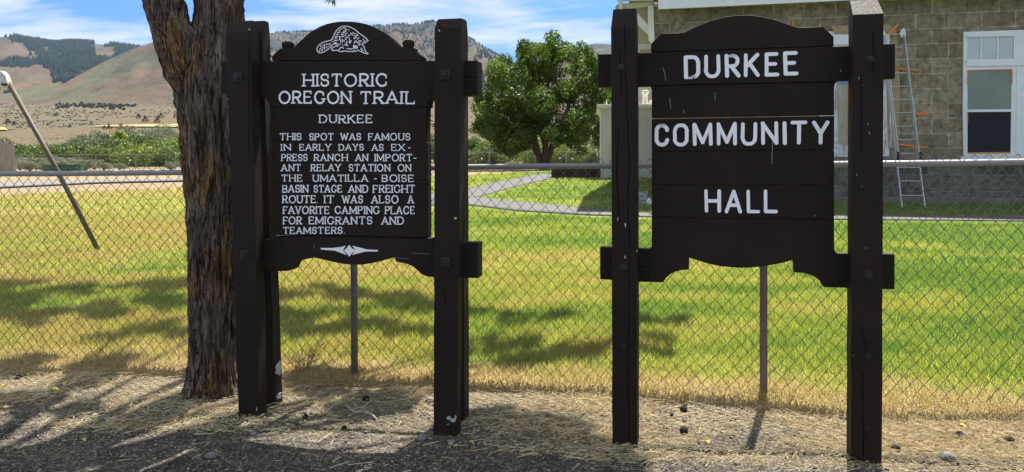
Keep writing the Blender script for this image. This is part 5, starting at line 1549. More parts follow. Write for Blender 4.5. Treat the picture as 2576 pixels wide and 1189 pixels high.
# side porch under its own eave: cream boards, beam, post, knee brace
def dP(x, y): return (1523 + .1223 * x, .1223 * y)
def hpart(name, pts, w, th, mat, bev=0.004):
    bm = bmesh.new(); add_prism(bm, HF.poly(pts, w), -w, -w + th); return finish(name, bm, mat, hall, bev=bev)
bm = bmesh.new()
ya, yb_ = 22.0, 124.0
rows_ = 17
for k in range(rows_):
    y0, y1 = ya + (yb_ - 14 - ya) * k / rows_, ya + (yb_ - 14 - ya) * (k + 1) / rows_
    pl = HF.poly([(1567, y0), (1646, y0), (1646, y1 - .12), (1567, y1 - .12)], -0.9)
    add_prism(bm, pl, 0.9 - 0.012 * (k % 2) * 0 - 0.0, 0.93)
    add_prism(bm, HF.poly([(1567, y1 - 1.1), (1646, y1 - 1.1), (1646, y1 - .3), (1567, y1 - .3)], -0.885), 0.885, 0.899)
finish('porch_siding', bm, M_CREAM, hall)
hpart('porch_header', [(1567, 110.5), (1640, 110.5), (1640, 124), (1612, 124), (1607, 133), (1567, 133)], -0.86, 0.05, M_CREAMW)
hpart('porch_beam', [dP(350, 75), dP(840, 40), dP(985, 30), dP(985, 120), dP(620, 165), dP(350, 180)], 0.05, 0.14, M_CREAM)
hpart('porch_beam', [dP(230, -60), dP(1000, -60), dP(990, 12), dP(520, 18), dP(235, 20)], 0.20, 0.10, M_CREAMW)
hpart('porch_post', [dP(275, 20), dP(345, 18), dP(345, 330), dP(275, 330)], 0.16, 0.10, M_CREAMW)
hpart('corner_board', [dP(872, 122), dP(985, 118), dP(1010, 835), dP(940, 900), dP(890, 830), dP(876, 550)], 0.10, 0.09, M_CREAMW)
hpart('knee_brace', [dP(480, 160), dP(560, 165), dP(890, 535), dP(905, 725), dP(850, 690), dP(620, 460), dP(480, 330)], 0.04, 0.10, M_CREAMW)
hpart('rafter_tail', [dP(196, 160), dP(240, 92), dP(274, 88), dP(272, 300), dP(225, 240)], 0.12, 0.06, M_GREYWOOD)
# windows
def window(outer, w=0.05):
    bm = bmesh.new(); add_prism(bm, HF.poly(outer, w), -w, 0.02); return finish('window', bm, M_WHITE, hall, bev=0.008)
def ring_frame(name, x0, y0, x1, y1, t, w, th, mat, parent):
    bm = bmesh.new()
    for pl in ([(x0, y0), (x1, y0), (x1, y0 + t), (x0, y0 + t)], [(x0, y1 - t), (x1, y1 - t), (x1, y1), (x0, y1)], [(x0, y0 + t + .1), (x0 + t, y0 + t + .1), (x0 + t, y1 - t - .1), (x0, y1 - t - .1)], [(x1 - t, y0 + t + .1), (x1, y0 + t + .1), (x1, y1 - t - .1), (x1 - t, y1 - t - .1)]):
        add_prism(bm, HF.poly(pl, w), -w, -w + th)
    return finish(name, bm, mat, parent, bev=0.004)
def e5(x, y): return (2028 + .4506 * x, .4506 * y)
w1 = window([e5(*p) for p in ((880, 179), (1216, 168), (1560, 160), (1560, 872), (880, 874), (876, 640))])
def wpart(name, pts, w, mat, parent, th=0.012, bev=0.0):
    bm = bmesh.new(); add_prism(bm, HF.poly([e5(*p) for p in pts], w), -w, -w + th); return finish(name, bm, mat, parent, bev=bev)
wpart('transom_pane', [(902, 208), (1162, 203), (1160, 326), (900, 334)], 0.056, M_TRANSOM, w1)
for xa in (974, 1066):
    wpart('muntin', [(xa, 207), (xa + 8, 207), (xa + 7, 330), (xa - 1, 331)], 0.075, M_WHITE, w1, 0.015)
wpart('transom_sash', [(896, 200), (1172, 194), (1172, 203.5), (896, 208.5)], 0.08, M_WHITE, w1, 0.02)
wpart('transom_sash', [(1161, 204), (1172, 204), (1170, 326), (1159, 326)], 0.08, M_WHITE, w1, 0.02)
wpart('head_rail', [(896, 334), (1216, 326), (1560, 322), (1560, 362), (896, 372)], 0.075, M_WHITE, w1, 0.02, 0.004)
sash = wpart('sash', [(894, 386), (1160, 376), (1150, 866), (892, 868)], 0.056, M_WHITE, w1)
wpart('blind_pane', [(902, 396), (1148, 390), (1144, 611), (902, 613)], 0.063, M_BLIND, sash)
wpart('glass_pane', [(902, 628), (1144, 626), (1141, 851), (902, 853)], 0.063, M_GLASS, sash)
wpart('meeting_rail', [(898, 613.5), (1146, 611.5), (1146, 625.5), (898, 627.5)], 0.072, M_WHITE, sash, 0.02)
for pts in ([(900, 393), (1152, 386), (1152, 391), (900, 397)], [(1145, 392), (1154, 392), (1152, 470), (1144, 470)], [(900, 397.5), (906, 397.5), (906, 470), (900, 475)], [(902, 853), (1142, 850), (1142, 857), (902, 860)], [(901, 640), (904, 640), (904, 690), (901, 690)]):
    wpart('masking_tape', pts, 0.076, M_TAPE, sash, 0.003)
wpart('window_sill', [(868, 876), (1560, 872), (1560, 890), (868, 895)], 0.11, M_WHITE, w1, 0.10, 0.006)
wpart('side_panel', [(1176, 374), (1560, 362), (1560, 860), (1172, 864)], 0.062, M_WHITE, w1, 0.012, 0.003)
# second window, masked with plastic and paper
w2 = window([(2062, 80), (2237, 76), (2237, 394), (2062, 396)])
def w2part(name, pts, w, mat, th=0.012, bev=0.0):
    bm = bmesh.new(); add_prism(bm, HF.poly(pts, w), -w, -w + th); return finish(name, bm, mat, w2, bev=bev)
w2part('paper_hood', [(2090, 66), (2145, 64), (2235, 62), (2254, 72), (2256, 92), (2200, 88), (2100, 86)], 0.075, M_CARD, 0.01)
w2part('head_casing', [(2060, 88), (2238, 86), (2238, 112), (2060, 114)], 0.095, M_WHITE, 0.03, 0.005)
w2part('plastic_sheet', [(2070, 205), (2232, 200), (2230, 388), (2070, 390)], 0.066, M_PLASTIC)
w2part('paper_strip', [(2106, 214), (2132, 212), (2131, 366), (2108, 362)], 0.075, mk_plain('masking_paper', (0.30, 0.27, 0.23), (0.42, 0.38, 0.33), 3, 0.8, (3, 3, 1)), 0.004)
w2part('masking_tape', [(2131, 214), (2138, 213), (2138, 366), (2130, 367)], 0.08, M_TAPE, 0.003)
w2part('blue_tape', [(2108, 208), (2138, 207), (2138, 212), (2108, 213)], 0.082, M_BTAPE, 0.003)
w2part('hanging_paper', [(2226, 95), (2258, 92), (2264, 210), (2262, 350), (2256, 372), (2236, 375), (2230, 230)], 0.07, M_CARD, 0.006)
w2part('plastic_sheet', [(2238, 210), (2246, 240), (2252, 300), (2244, 340), (2238, 380)], 0.085, M_PLASTIC, 0.006)
def e5t(pts, w=0.03):
    bm = bmesh.new(); add_prism(bm, HF.poly([e5(*p) for p in pts], w), -w, -w + 0.004); return finish('masking_tape', bm, M_TAPE, hall)
e5t([(452, 190), (508, 133), (520, 135), (516, 148), (466, 196)], 0.09)
e5t([(498, 379), (560, 382), (625, 386), (634, 389), (622, 397), (560, 392), (500, 387)], 0.08)
e5t([(598, 628), (672, 631), (682, 640), (672, 643), (598, 641)])
e5t([(500, 800), (590, 811), (678, 819), (678, 826), (590, 821), (502, 809)], 0.08)
e5t([(456, 628), (466, 628), (466, 636), (456, 636)], .09)
tp_ = e5t([(2, 2), (2.4, 2), (2.4, 2.4), (2, 2.4)]); bpy.data.objects.remove(tp_)
hpart('masking_tape', [(1988, 52), (1997, 50), (2001, 63), (1994, 64)], 0.02, 0.004, M_TAPE)

# ------------------------------------------------------------------ ladder leaning on the hall
def lad(px, py, t):
    """t = 0 at the feet, 1 at the top: the ladder leans from the lawn to the wall"""
    Y = 15.75 + (16.93 - 15.75) * t
    return P(px, py, Y)
tl, bl_ = (2220, 85), (2269, 531)
tr_, br2 = (2271, 84), (2327, 532)
lb = (lad(*bl_, 0) + lad(*br2, 0)) / 2
ld = empty('extension_ladder', (lb.x, lb.y, gzf(lb.x, lb.y)), 'aluminium extension ladder with rag wrapped tips leaning on the block wall', 'ladder')
offl = Vector(ld.location)
def lrail(t, side):
    a_, b_ = (bl_, tl) if side == 0 else (br2, tr_)
    return lad(a_[0] + (b_[0] - a_[0]) * t, a_[1] + (b_[1] - a_[1]) * t, t) - offl
for side in (0, 1):
    bm = bmesh.new()
    pts = [lrail(t, side) for t in np.linspace(-0.01, 1, 12)]
    for a_, b_ in zip(pts, pts[1:]):
        d = Vector((0.010, 0, 0)); e = Vector((0, 0.03, 0.01))
        add_hex(bm, [a_ - d - e, a_ + d - e, a_ + d + e, a_ - d + e], [b_ - d - e, b_ + d - e, b_ + d + e, b_ - d + e])
    finish('side_rail', bm, M_ALU, ld)
    # fly section, one rail width inside and in front
    bm = bmesh.new()
    a_, b_ = lrail(0.30, side), lrail(0.985, side); s_ = 0.016 if side == 0 else -0.016
    f = Vector((s_, -0.075, 0)); d = Vector((0.007, 0, 0)); e = Vector((0, 0.024, 0.008))
    add_hex(bm, [a_ + f - d - e, a_ + f + d - e, a_ + f + d + e, a_ + f - d + e], [b_ + f - d - e, b_ + f + d - e, b_ + f + d + e, b_ + f - d + e])
    finish('fly_rail', bm, M_ALU, ld)
    bm = bmesh.new(); p = lrail(0.0, side); add_box(bm, p.x - .03, p.x + .03, p.y - .06, p.y + .05, p.z - .03, p.z + .06); finish('rubber_foot', bm, M_BOLT, ld, bev=.008)
    bm = bmesh.new(); p = lrail(0.30, side) + Vector((0, -0.09, 0)); add_box(bm, p.x - .02, p.x + .02, p.y - .02, p.y + .02, p.z - .1, p.z + .12); finish('rung_lock', bm, M_BOLT, ld)
rung_y = [195, 267, 338, 410, 485, 558, 632, 708, 783, 858, 936, 1012, 1092]
for ry in rung_y:
    t = (531 - ry * .4506) / (531 - 85)
    bm = bmesh.new(); add_tube(bm, [lrail(t, 0) + Vector((0, -.02, 0)), lrail(t, 1) + Vector((0, -.02, 0))], 0.012, 8); finish('rung', bm, M_ALU, ld)
for side in (0, 1):
    bm = bmesh.new(); p = lrail(1.0, side)
    bmesh.ops.create_icosphere(bm, subdivisions=3, radius=0.08)
    for v_ in bm.verts:
        k = 1 + 0.5 * mnoise.noise(v_.co * 14 + Vector((side * 5, 0, 0))); v_.co = Vector((v_.co.x * .8 * k, v_.co.y * .8 * k, v_.co.z * 1.25 * k)) + p
    finish('rag_wrap', bm, M_CLOTH, ld, True)

# litter at its feet
def crumple(name, px, py, sx, sy, sz, mat, label, cat, seed=0):
    g_ = on_ground(px, py); root = g_
    bm = bmesh.new(); bmesh.ops.create_icosphere(bm, subdivisions=3, radius=1.0)
    for v_ in bm.verts:
        k = 1 + 0.45 * mnoise.noise(v_.co * 2.2 + Vector((seed, 0, 0))) + 0.2 * mnoise.noise(v_.co * 6)
        v_.co = Vector((v_.co.x * sx * k, v_.co.y * sy * k, max(-0.2, v_.co.z) * sz * k))
    o = finish(name, bm, mat); o.location = (root.x, root.y, root.z + sz * 0.2 + 0.03); tag(o, label, cat)
    return o
crumple('crumpled_cardboard', 2335, 515, 0.24, 0.12, 0.06, M_CARD, 'flattened brown cardboard lying by the ladder feet', 'litter', 3)
crumple('paper_scrap', 2366, 512, 0.10, 0.08, 0.08, M_CLOTH, 'crumpled white paper lying by the hall foundation', 'litter', 8)

# ------------------------------------------------------------------ outbuilding, rusty box, bench, jug
oc = P(1511, 456, 27.0)
og = gzf(oc.x, 27.0)
ob = empty('outbuilding', (oc.x, 27.0, og), 'small pale stucco outbuilding with flat corniced top and roof vent behind the sign post', 'building', R(-6))
k27 = 27.0 / F
h_ = (456 - 280) * k27; wd_ = 4.2
bm = bmesh.new(); add_box(bm, 0, wd_, 0, 3, -0.4, h_); finish('wall', bm, M_STUCCO, ob)
bm = bmesh.new(); add_box(bm, -0.05, wd_ + .05, -0.05, 3.05, h_, h_ + 4 * k27); add_box(bm, -0.13, wd_ + .13, -0.13, 3.13, h_ + 4 * k27 + .002, h_ + 13.5 * k27); finish('cornice', bm, M_CREAMW, ob, bev=0.01)
bm = bmesh.new()
px_ = (1624 - 1511) * k27; zt_ = h_ + 13.5 * k27
add_lathe(bm, [(.14, 0), (.105, .10), (.088, .2), (.085, .42), (.12, .43), (.125, .52), (.09, .54)], (px_, 0.5, zt_ - .01), 18)
finish('vent_pipe', bm, M_CREAMW, ob, True)
bm = bmesh.new(); add_lathe(bm, [(.13, 0), (.06, .08), (.045, .22), (.03, .23)], (px_ + .24, 0.9, zt_ - .01), 14); finish('vent_pipe', bm, M_CREAMW, ob, True)
bm = bmesh.new(); add_lathe(bm, [(.05, 0), (.035, .05), (.016, .1), (.012, .21)], (15 * k27, 0.3, zt_ - .01), 12); finish('finial', bm, M_CREAMW, ob, True)

rb0 = P(1387, 453, 27.5); rg = gzf(rb0.x, 27.5)
rbx = empty('rusty_box', (rb0.x, 27.5, rg), 'low rusty brown steel planter box on the grass beside the outbuilding', 'planter', R(-4))
w_ = (1510 - 1387) * 27.5 / F; hh = (453 - 420) * 27.5 / F
bm = bmesh.new()
for x0, x1, y0, y1 in ((0, w_, 0, .03), (0, w_, .87, .9), (0, .03, .032, .868), (w_ - .03, w_, .032, .868)): add_box(bm, x0, x1, y0, y1, -.1, hh)
finish('side_panel', bm, M_RUST, rbx)
bm = bmesh.new()
for x0, x1, y0, y1 in ((-.02, w_ + .02, -.02, .05), (-.02, w_ + .02, .85, .92), (-.02, .05, .052, .848), (w_ - .05, w_ + .02, .052, .848)): add_box(bm, x0, x1, y0, y1, hh + .002, hh + .03)
finish('rim', bm, M_RUST, rbx)
bm = bmesh.new(); add_box(bm, .035, w_ - .035, .035, .865, 0, hh - .08); finish('soil', bm, M_PLINTH, rbx)

bg = on_ground(1612, 521)
bn = empty('slatted_crate', (bg.x, bg.y, bg.z + .02), 'grey weathered slatted wooden crate on the shaded grass behind the sign', 'crate', R(-11))
for k in range(3):
    bm = bmesh.new(); add_box(bm, -.28, .14, -.01, .012, .02 + k * .10, .105 + k * .10); finish('slat', bm, M_GREYWOOD, bn, bev=.003)
for xq in (-.28, .105):
    bm = bmesh.new(); add_box(bm, xq, xq + .035, .014, .30, 0, .31); finish('end_board', bm, M_GREYWOOD, bn, bev=.003)
bm = bmesh.new(); add_box(bm, -.28, .14, .302, .32, .02, .29); finish('back_board', bm, M_GREYWOOD, bn)
jg = on_ground(1632, 521.5)
bm = bmesh.new(); add_lathe(bm, [(.055, 0), (.065, .02), (.065, .1), (.03, .14), (.022, .15), (.022, .17)], (0, 0, 0), 16); o = finish('plastic_jug', bm, M_CLOTH, None, True)
o.location = (jg.x, jg.y - .08, jg.z + .03); tag(o, 'small white jug beside the grey slatted crate', 'jug')

# ------------------------------------------------------------------ swing frame on the lawn
sg = on_ground(262, 641)
sw_ = empty('swing_frame', sg, 'bare steel swing set leg leaning out of the lawn to a worn white top fitting', 'swing set')
top_ = P(21, 208, sg.y) - sg
bm = bmesh.new(); add_tube(bm, [Vector((0.02, 0, -.15)), top_ * 0.5, top_], 0.034, 12); finish('leg', bm, M_PIPE, sw_, True)
bm = bmesh.new(); fit = P(2, 205, sg.y + .1) - sg
add_tube(bm, [fit + Vector((.02, 0, 0)), fit + Vector((-1.9, .6, -2.4))], 0.034, 12); finish('leg', bm, M_PIPE, sw_, True)
bm = bmesh.new(); add_tube(bm, [P(15, 190, sg.y) - sg, P(-600, 190, sg.y) - sg], 0.034, 12); finish('crossbar', bm, M_PIPE, sw_, True)
bm = bmesh.new()
pc = [P(a_, b_, sg.y) - sg for a_, b_ in ((-6, 180), (10, 180), (19, 190), (27, 214), (22, 222), (8, 224), (-4, 218), (-10, 200))]
f_ = [bm.verts.new(p + Vector((0, -.06, 0))) for p in pc]; b2_ = [bm.verts.new(p + Vector((0, .06, 0))) for p in pc]
bm.faces.new(f_); bm.faces.new(b2_[::-1])
for k in range(len(pc)): bm.faces.new((f_[k], b2_[k], b2_[(k + 1) % len(pc)], f_[(k + 1) % len(pc)]))
finish('top_fitting', bm, M_CASTW, sw_, bev=.02)
bm = bmesh.new()
for a_, b_ in ((14, 214), (19, 216), (24, 214)):
    p = P(a_, b_, sg.y) - sg; add_lathe(bm, [(.016, 0), (.016, .02), (.01, .026)], (p.x, p.y - .06, p.z), 8, 'y')
finish('clamp_bolt', bm, M_BOLT, sw_)

# ------------------------------------------------------------------ shed and bins beyond the lawn
sp = P(38, 430, 45.0); sgz = gzf(sp.x, 45)
sh = empty('board_shed', (sp.x, 45, sgz), 'weathered vertical board shed at the edge of the picture behind the fence', 'shed', R(40))
zt0, zt1 = EYE + (HY - 366) / F * 45 - sgz, EYE + (HY - 350) / F * 45 - sgz
bm = bmesh.new()
n = 26
for k in range(n):
    x0, x1 = -k * .16 - .157, -k * .16
    za = zt0 + (zt1 - zt0) * min(1, k * .16 / .9) + random.uniform(-.02, .02); yy = random.uniform(-.012, .012)
    add_box(bm, x0, x1, yy, yy + .03, -.3, za)
finish('wall', bm, M_SHED, sh)
bm = bmesh.new()
add_box(bm, -.05, -.02, .045, 3, -.3, zt0 - .05); finish('side_wall', bm, M_SHED, sh)
bm = bmesh.new(); add_hex(bm, [(-4.2, .035, zt1 - .03), (-.02, .035, zt0 - .06), (-.02, 3.1, zt0 - .06), (-4.2, 3.1, zt1 - .03)], [(-4.2, .035, zt1 + .0), (-.02, .035, zt0 - .03), (-.02, 3.1, zt0 - .03), (-4.2, 3.1, zt1 + .0)])
finish('roof', bm, M_SHED, sh)
for k, (xa, xb, yt, lb_) in enumerate(((117, 140, 416, 'green bin standing under the pole of the swing frame'), (140, 156, 414, 'green bin second from the swing frame pole'), (156, 176, 413.5, 'green bin between two other green bins, third from the swing pole'), (176, 193, 414.5, 'green bin second from the trunk end of the row'), (194, 209, 414, 'narrow green bin at the trunk end of the row'))):
    p0, p1 = P(xa, 440, 42.0), P(xb, 440, 42.0); gzb = gzf(p0.x, 42)
    bn_ = empty('garbage_bin', ((p0.x + p1.x) / 2, 42, gzb), lb_, 'bin', 0, 'green bins in a row on the dry field')
    wq = (p1.x - p0.x) / 2 - .012; hq = EYE + (HY - yt) / F * 42 - gzb
    bm = bmesh.new(); add_hex(bm, [(-wq * .88, -.2, -.02), (wq * .88, -.2, -.02), (wq * .88, .2, -.02), (-wq * .88, .2, -.02)], [(-wq, -.24, hq - .06), (wq, -.24, hq - .06), (wq, .24, hq - .06), (-wq, .24, hq - .06)])
    finish('body', bm, M_GREEN, bn_, bev=.02)
    bm = bmesh.new(); add_box(bm, -wq - .01, wq + .01, -.26, .26, hq - .058, hq); finish('lid', bm, M_GREEN, bn_, bev=.02)

# ------------------------------------------------------------------ grass, straw, pebbles
def blades(name, n, ymin, ymax, wid, hgt, mat, power=1.0):
    Y = ymin + (ymax - ymin) * RS.rand(n) ** power
    X = RS.uniform(-1.0, 1.0, n) * Y
    keep = (Y > lawn_near(X) + 0.02) & (Y < lawn_far(X) - 0.1)
    X, Y = X[keep], Y[keep]
    Z = gz_rough(X, Y) + 0.056
    m = len(X)
    d = Y + 0.16 * X - 5.286
    clump = 0.55 + 0.9 * fbm(X * 3.5, Y * 3.5, 3, 44)
    h = hgt * RS.uniform(0.6, 1.25, m) * clump * np.where(d < 0.35, 0.8, 1.0)
    a = RS.rand(m) * 6.283; w2_ = wid * RS.uniform(.7, 1.3, m) / 2
    lean = RS.uniform(0.1, 0.75, m) * h; la = RS.rand(m) * 6.283
    c, s = np.cos(a) * w2_, np.sin(a) * w2_
    V = np.stack([np.stack([X - c, Y - s, Z - .01], 1), np.stack([X + c, Y + s, Z - .01], 1), np.stack([X + lean * np.cos(la), Y + lean * np.sin(la), Z + h], 1)], 1).reshape(-1, 3)
    return V
Vb = np.concatenate([blades('g', 420000, 4.6, 9.0, .006, .062, M_GRASS, 0.9), blades('g', 320000, 9.0, 16.0, .010, .060, M_GRASS), blades('g', 190000, 16.0, 34.0, .022, .06, M_GRASS)])
# keep the concrete walks clear
tri = Vb.reshape(-1, 3, 3)
ctr = tri[:, 0]
pX = CX + F * ctr[:, 0] / ctr[:, 1]; pY = HY - F * (ctr[:, 2] - EYE) / ctr[:, 1]
up1 = np.interp(pX, [930, 1100, 1207, 1350, 1535, 1640, 2100, 2640], [492, 497, 505, 521, 538, 544, 550, 553]); lo1 = np.interp(pX, [930, 1100, 1180, 1300, 1480, 1640, 2100, 2640], [530, 526, 525, 540, 551, 557, 563, 568])
up2 = np.interp(pX, [1040, 1180, 1283, 1345, 1395], [505, 481, 457, 445, 441]); lo2 = np.interp(pX, [1110, 1207, 1297, 1360, 1410], [521, 503, 477, 462, 452])
bad = ((pX > 930) & (pY > up1 - 1) & (pY < lo1 + 1)) | ((pX > 1040) & (pX < 1405) & (pY > up2) & (pY < lo2))
tri = tri[~bad]
Vb = tri.reshape(-1, 3)
go = np_mesh('lawn_grass', Vb, np.arange(len(Vb)).reshape(-1, 3), M_GRASS)
tag(go, 'mown yellow green grass blades covering the lawn behind the fence', 'grass', kind='stuff')

def straws(n, xr, dmin, dmax, lmin, lmax, wid, zmax, dpow=1.0):
    X = RS.uniform(*xr, n); d = dmin + (dmax - dmin) * RS.rand(n) ** dpow
    keep = RS.rand(n) < np.clip(2.6 * fbm(X * 1.6, d * 2.2 + 7, 3, 61) - 0.75, 0.06, 1)
    X, d = X[keep], d[keep]; n = len(X)
    Y = fence_y(X) + d
    L = RS.uniform(lmin, lmax, n); a = RS.normal(0.0, 0.9, n) + np.where(RS.rand(n) < .5, 0, math.pi)
    bend = RS.normal(0, .35, n)
    tilt = RS.uniform(0, 1, n) ** 2.2 * zmax
    P0 = np.stack([X - np.cos(a) * L / 2, Y - np.sin(a) * L / 2], 1); P2 = np.stack([X + np.cos(a + bend) * L / 2, Y + np.sin(a + bend) * L / 2], 1); P1 = np.stack([X, Y], 1)
    rows = []
    z0 = RS.uniform(.002, .022, n)
    for k, Pk in enumerate((P0, P1, P2)):
        nrm = np.stack([-np.sin(a), np.cos(a)], 1); w_k = wid * (1.0, 1.0, .4)[k] / 2 * RS.uniform(.8, 1.2, n)[:, None]
        zz_ = gz_rough(Pk[:, 0], Pk[:, 1]) + z0 + tilt * (0.0, .6, 1.0)[k]
        for s_ in (-1, 1):
            q_ = Pk + nrm * w_k * s_
            rows.append(np.concatenate([q_, (zz_ + s_ * .0015)[:, None]], 1))
    V = np.stack(rows, 1).reshape(-1, 3)
    o = np.arange(n)[:, None] * 6
    Fc = np.concatenate([o + np.array([[0, 1, 3, 2]]), o + np.array([[2, 3, 5, 4]])])
    return V, Fc
parts_ = [straws(24000, (-4.6, 4.2), -0.75, 0.12, .03, .13, .0021, .025), straws(6500, (-4.6, 4.2), -1.1, -0.3, .03, .14, .0021, .016), straws(420, (-4, 3.5), -2.1, -0.9, .03, .14, .0022, .01), straws(900, (-4.6, 4.2), -0.4, 0.25, .12, .30, .003, .09), straws(60000, (-4.6, 4.2), -1.05, 0.02, .006, .028, .0022, .006), straws(9000, (-4, 3.5), -2.2, -0.9, .004, .016, .002, .004)]
xx_old = lambda: [straws(15000, (-4.6, 4.2), -0.85, 0.15, .04, .16, .0032, .03), straws(5200, (-4.6, 4.2), -1.25, -0.3, .04, .2, .003, .02), straws(2600, (-4, 3.5), -2.1, -0.9, .03, .16, .0028, .012), straws(1500, (-4.6, 4.2), -0.4, 0.25, .12, .34, .0038, .10), straws(26000, (-4.6, 4.2), -1.6, 0.0, .008, .035, .0035, .006)]
vo_ = 0; VS, FS = [], []
for V_s, F_s in parts_:
    VS.append(V_s); FS.append(F_s + vo_); vo_ += len(V_s)
tag(np_mesh('dry_straw', np.concatenate(VS), np.concatenate(FS), M_STRAW), 'dry straw stalks littering the ground along the fence', 'straw', kind='stuff')

# pebbles
n = 15000
X = RS.uniform(-3.4, 3.2, n); Y = RS.uniform(2.9, 5.0, n) ; sz = RS.uniform(.0025, .0085, n) * np.where(RS.rand(n) < .06, 1.9, 1)
octv = np.array([(1, 0, 0), (0, 1, 0), (-1, 0, 0), (0, -1, 0), (0, 0, .7), (0, 0, -.7)], float)
octf = np.array([(0, 1, 4), (1, 2, 4), (2, 3, 4), (3, 0, 4), (1, 0, 5), (2, 1, 5), (3, 2, 5), (0, 3, 5)])
V = octv[None] * sz[:, None, None] * RS.uniform(.6, 1.4, (n, 6, 1))
V = V + np.stack([X, Y, gz_rough(X, Y) + sz * .3], 1)[:, None, :]
Fp = (np.arange(n)[:, None, None] * 6 + octf[None]).reshape(-1, 3)
M_PEB = mk_plain('pebbles', (0.06, 0.055, 0.05), (0.24, 0.22, 0.19), 90, 0.9)
tag(np_mesh('gravel_pebbles', V.reshape(-1, 3), Fp, M_PEB), 'loose grey gravel scattered over the bare ground in front of the signs', 'gravel', kind='stuff')

# individual stones, husks, leaves
def lump(name, px, py, r, mat, label, cat, group=None, sq=(1, 1, .7), seed=0, rough_=.3):
    g_ = on_ground(px, py)
    bm = bmesh.new(); bmesh.ops.create_icosphere(bm, subdivisions=3, radius=1.0)
    for v_ in bm.verts:
        k = 1 + rough_ * mnoise.noise(v_.co * 1.3 + Vector((seed * 3.1, seed, 0))) + .08 * mnoise.noise(v_.co * 6 + Vector((seed, 0, 0)))
        v_.co = Vector((v_.co.x * sq[0], v_.co.y * sq[1], v_.co.z * sq[2])) * r * k
    o = finish(name, bm, mat, None, True)
    o.location = (g_.x, g_.y, float(gz_rough(g_.x, g_.y)) + r * sq[2] * .55); o.rotation_euler = (0, 0, seed)
    return tag(o, label, cat, group)
stones = [(258, 1040, .022, 'pale round stone on top of the little heap of three before the trunk'), (237, 1046, .02, 'dark stone of the little heap of three, on the swing frame side'), (262, 1052, .024, 'largest stone of the little heap of three before the trunk'), (533, 1153, .03, 'round grey stone lying in the shadow of the sign post'), (1062, 1106, .032, 'flat grey stone against the foot of the sign post'), (1135, 1115, .02, 'angular stone at the foot of the beaver sign post'), (1082, 1012, .028, 'grey stone half hidden behind the sign post'), (2385, 1160, .036, 'large grey wedge shaped stone beyond the hall sign post'), (2238, 1075, .02, 'small pale stone beside the hall sign post'), (1855, 1168, .016, 'small white stone in the open gravel between the hall sign posts'), (620, 1092, .016, 'white stone near the foot of the beaver sign'), (637, 1100, .018, 'pale stone beside the white one near the beaver sign'), (1495, 1104, .02, 'pale stone in the gravel before the hall sign'), (1690, 1003, .022, 'pale stone in the straw under the hall sign'), (828, 1058, .018, 'oval tan stone in the straw under the beaver sign')]
for k, (px, py, r, lb_) in enumerate(stones):
    lump('stone', px, py, r, M_STONE, lb_, 'stone', 'stones lying on the ground', (1.2, .9, .65), k + 1)
husks = [(769, 1056, .019, 'round dark walnut husk in the sun under the beaver sign'), (866, 1079, .016, 'small dark husk beside the rail shadow under the beaver sign'), (1720, 1087, .026, 'black round husk in the straw between the hall sign posts'), (1720, 1032, .024, 'black husk by the straw heap under the hall sign'), (2253, 1135, .024, 'brown husk nearest the foot of the hall sign post'), (2414, 1100, .026, 'black husk in the straw beyond the hall sign post'), (2538, 1115, .027, 'black husk at the fence end of the open ground'), (122, 927, .026, 'dark husk caught under the fence by the swing frame'), (48, 953, .024, 'dark husk on the straw at the swing frame side'), (528, 988, .018, 'dark husk near the root of the furrowed trunk'), (1963, 946, .022, 'dark husk caught in the fence wires'), (1690, 1043, .012, 'tiny husk below the black husk of the straw heap'), (920, 1012, .022, 'dark husk in the shade behind the beaver sign')]
for k, (px, py, r, lb_) in enumerate(husks):
    lump('walnut_husk', px, py, r, M_HUSK, lb_, 'husk', 'dark husks on the ground', (1, 1, .9), k + 20, .18)
def leaf(px, py, L, label, k):
    g_ = on_ground(px, py)
    bm = bmesh.new(); n = 10; up, lo = [], []
    for i_ in range(n + 1):
        t = i_ / n; w_ = L * .26 * math.sin(math.pi * t) ** .8; zc = .012 * math.sin(t * 3.1) + .004
        up.append(bm.verts.new((L * (t - .5), w_, zc + w_ * .35))); lo.append(bm.verts.new((L * (t - .5), -w_, zc + w_ * .25)))
    for i_ in range(n):
        try: bm.faces.new((up[i_], lo[i_], lo[i_ + 1], up[i_ + 1]))
        except ValueError: pass
    bmesh.ops.remove_doubles(bm, verts=bm.verts[:], dist=1e-5)
    o = finish('fallen_leaf', bm, M_YLEAF)
    o.location = (g_.x, g_.y, float(gz_rough(g_.x, g_.y)) + .012); o.rotation_euler = (random.uniform(-.2, .2), random.uniform(-.2, .2), k * 1.9)
    tag(o, label, 'leaf', 'yellow leaves fallen on the ground')
for k, (px, py, L, lb_) in enumerate(((135, 992, .07, 'long yellow leaf on the straw before the swing frame'), (164, 978, .05, 'yellow leaf beside the longer one on the straw'), (296, 910, .05, 'yellow leaf under the fence near the furrowed trunk'), (209, 1116, .045, 'yellow leaf lying in the trunk shadow'), (10, 978, .05, 'pale yellow leaf at the swing frame side'), (541, 1150, .04, 'small yellow leaf touching the round grey stone'), (872, 990, .05, 'yellow leaf standing by the fence post of the beaver sign'), (890, 1018, .04, 'yellow leaf on the earth behind the beaver sign'), (1185, 1124, .04, 'yellow leaf on the gravel near the beaver sign post'), (1783, 1121, .045, 'yellow leaf in the rail shadow between the hall sign posts'), (2432, 970, .05, 'yellow leaf on the turf edge beyond the hall sign'), (2420, 1078, .05, 'pale leaf above the black husk beyond the hall sign'))):
    leaf(px, py, L, lb_, k)
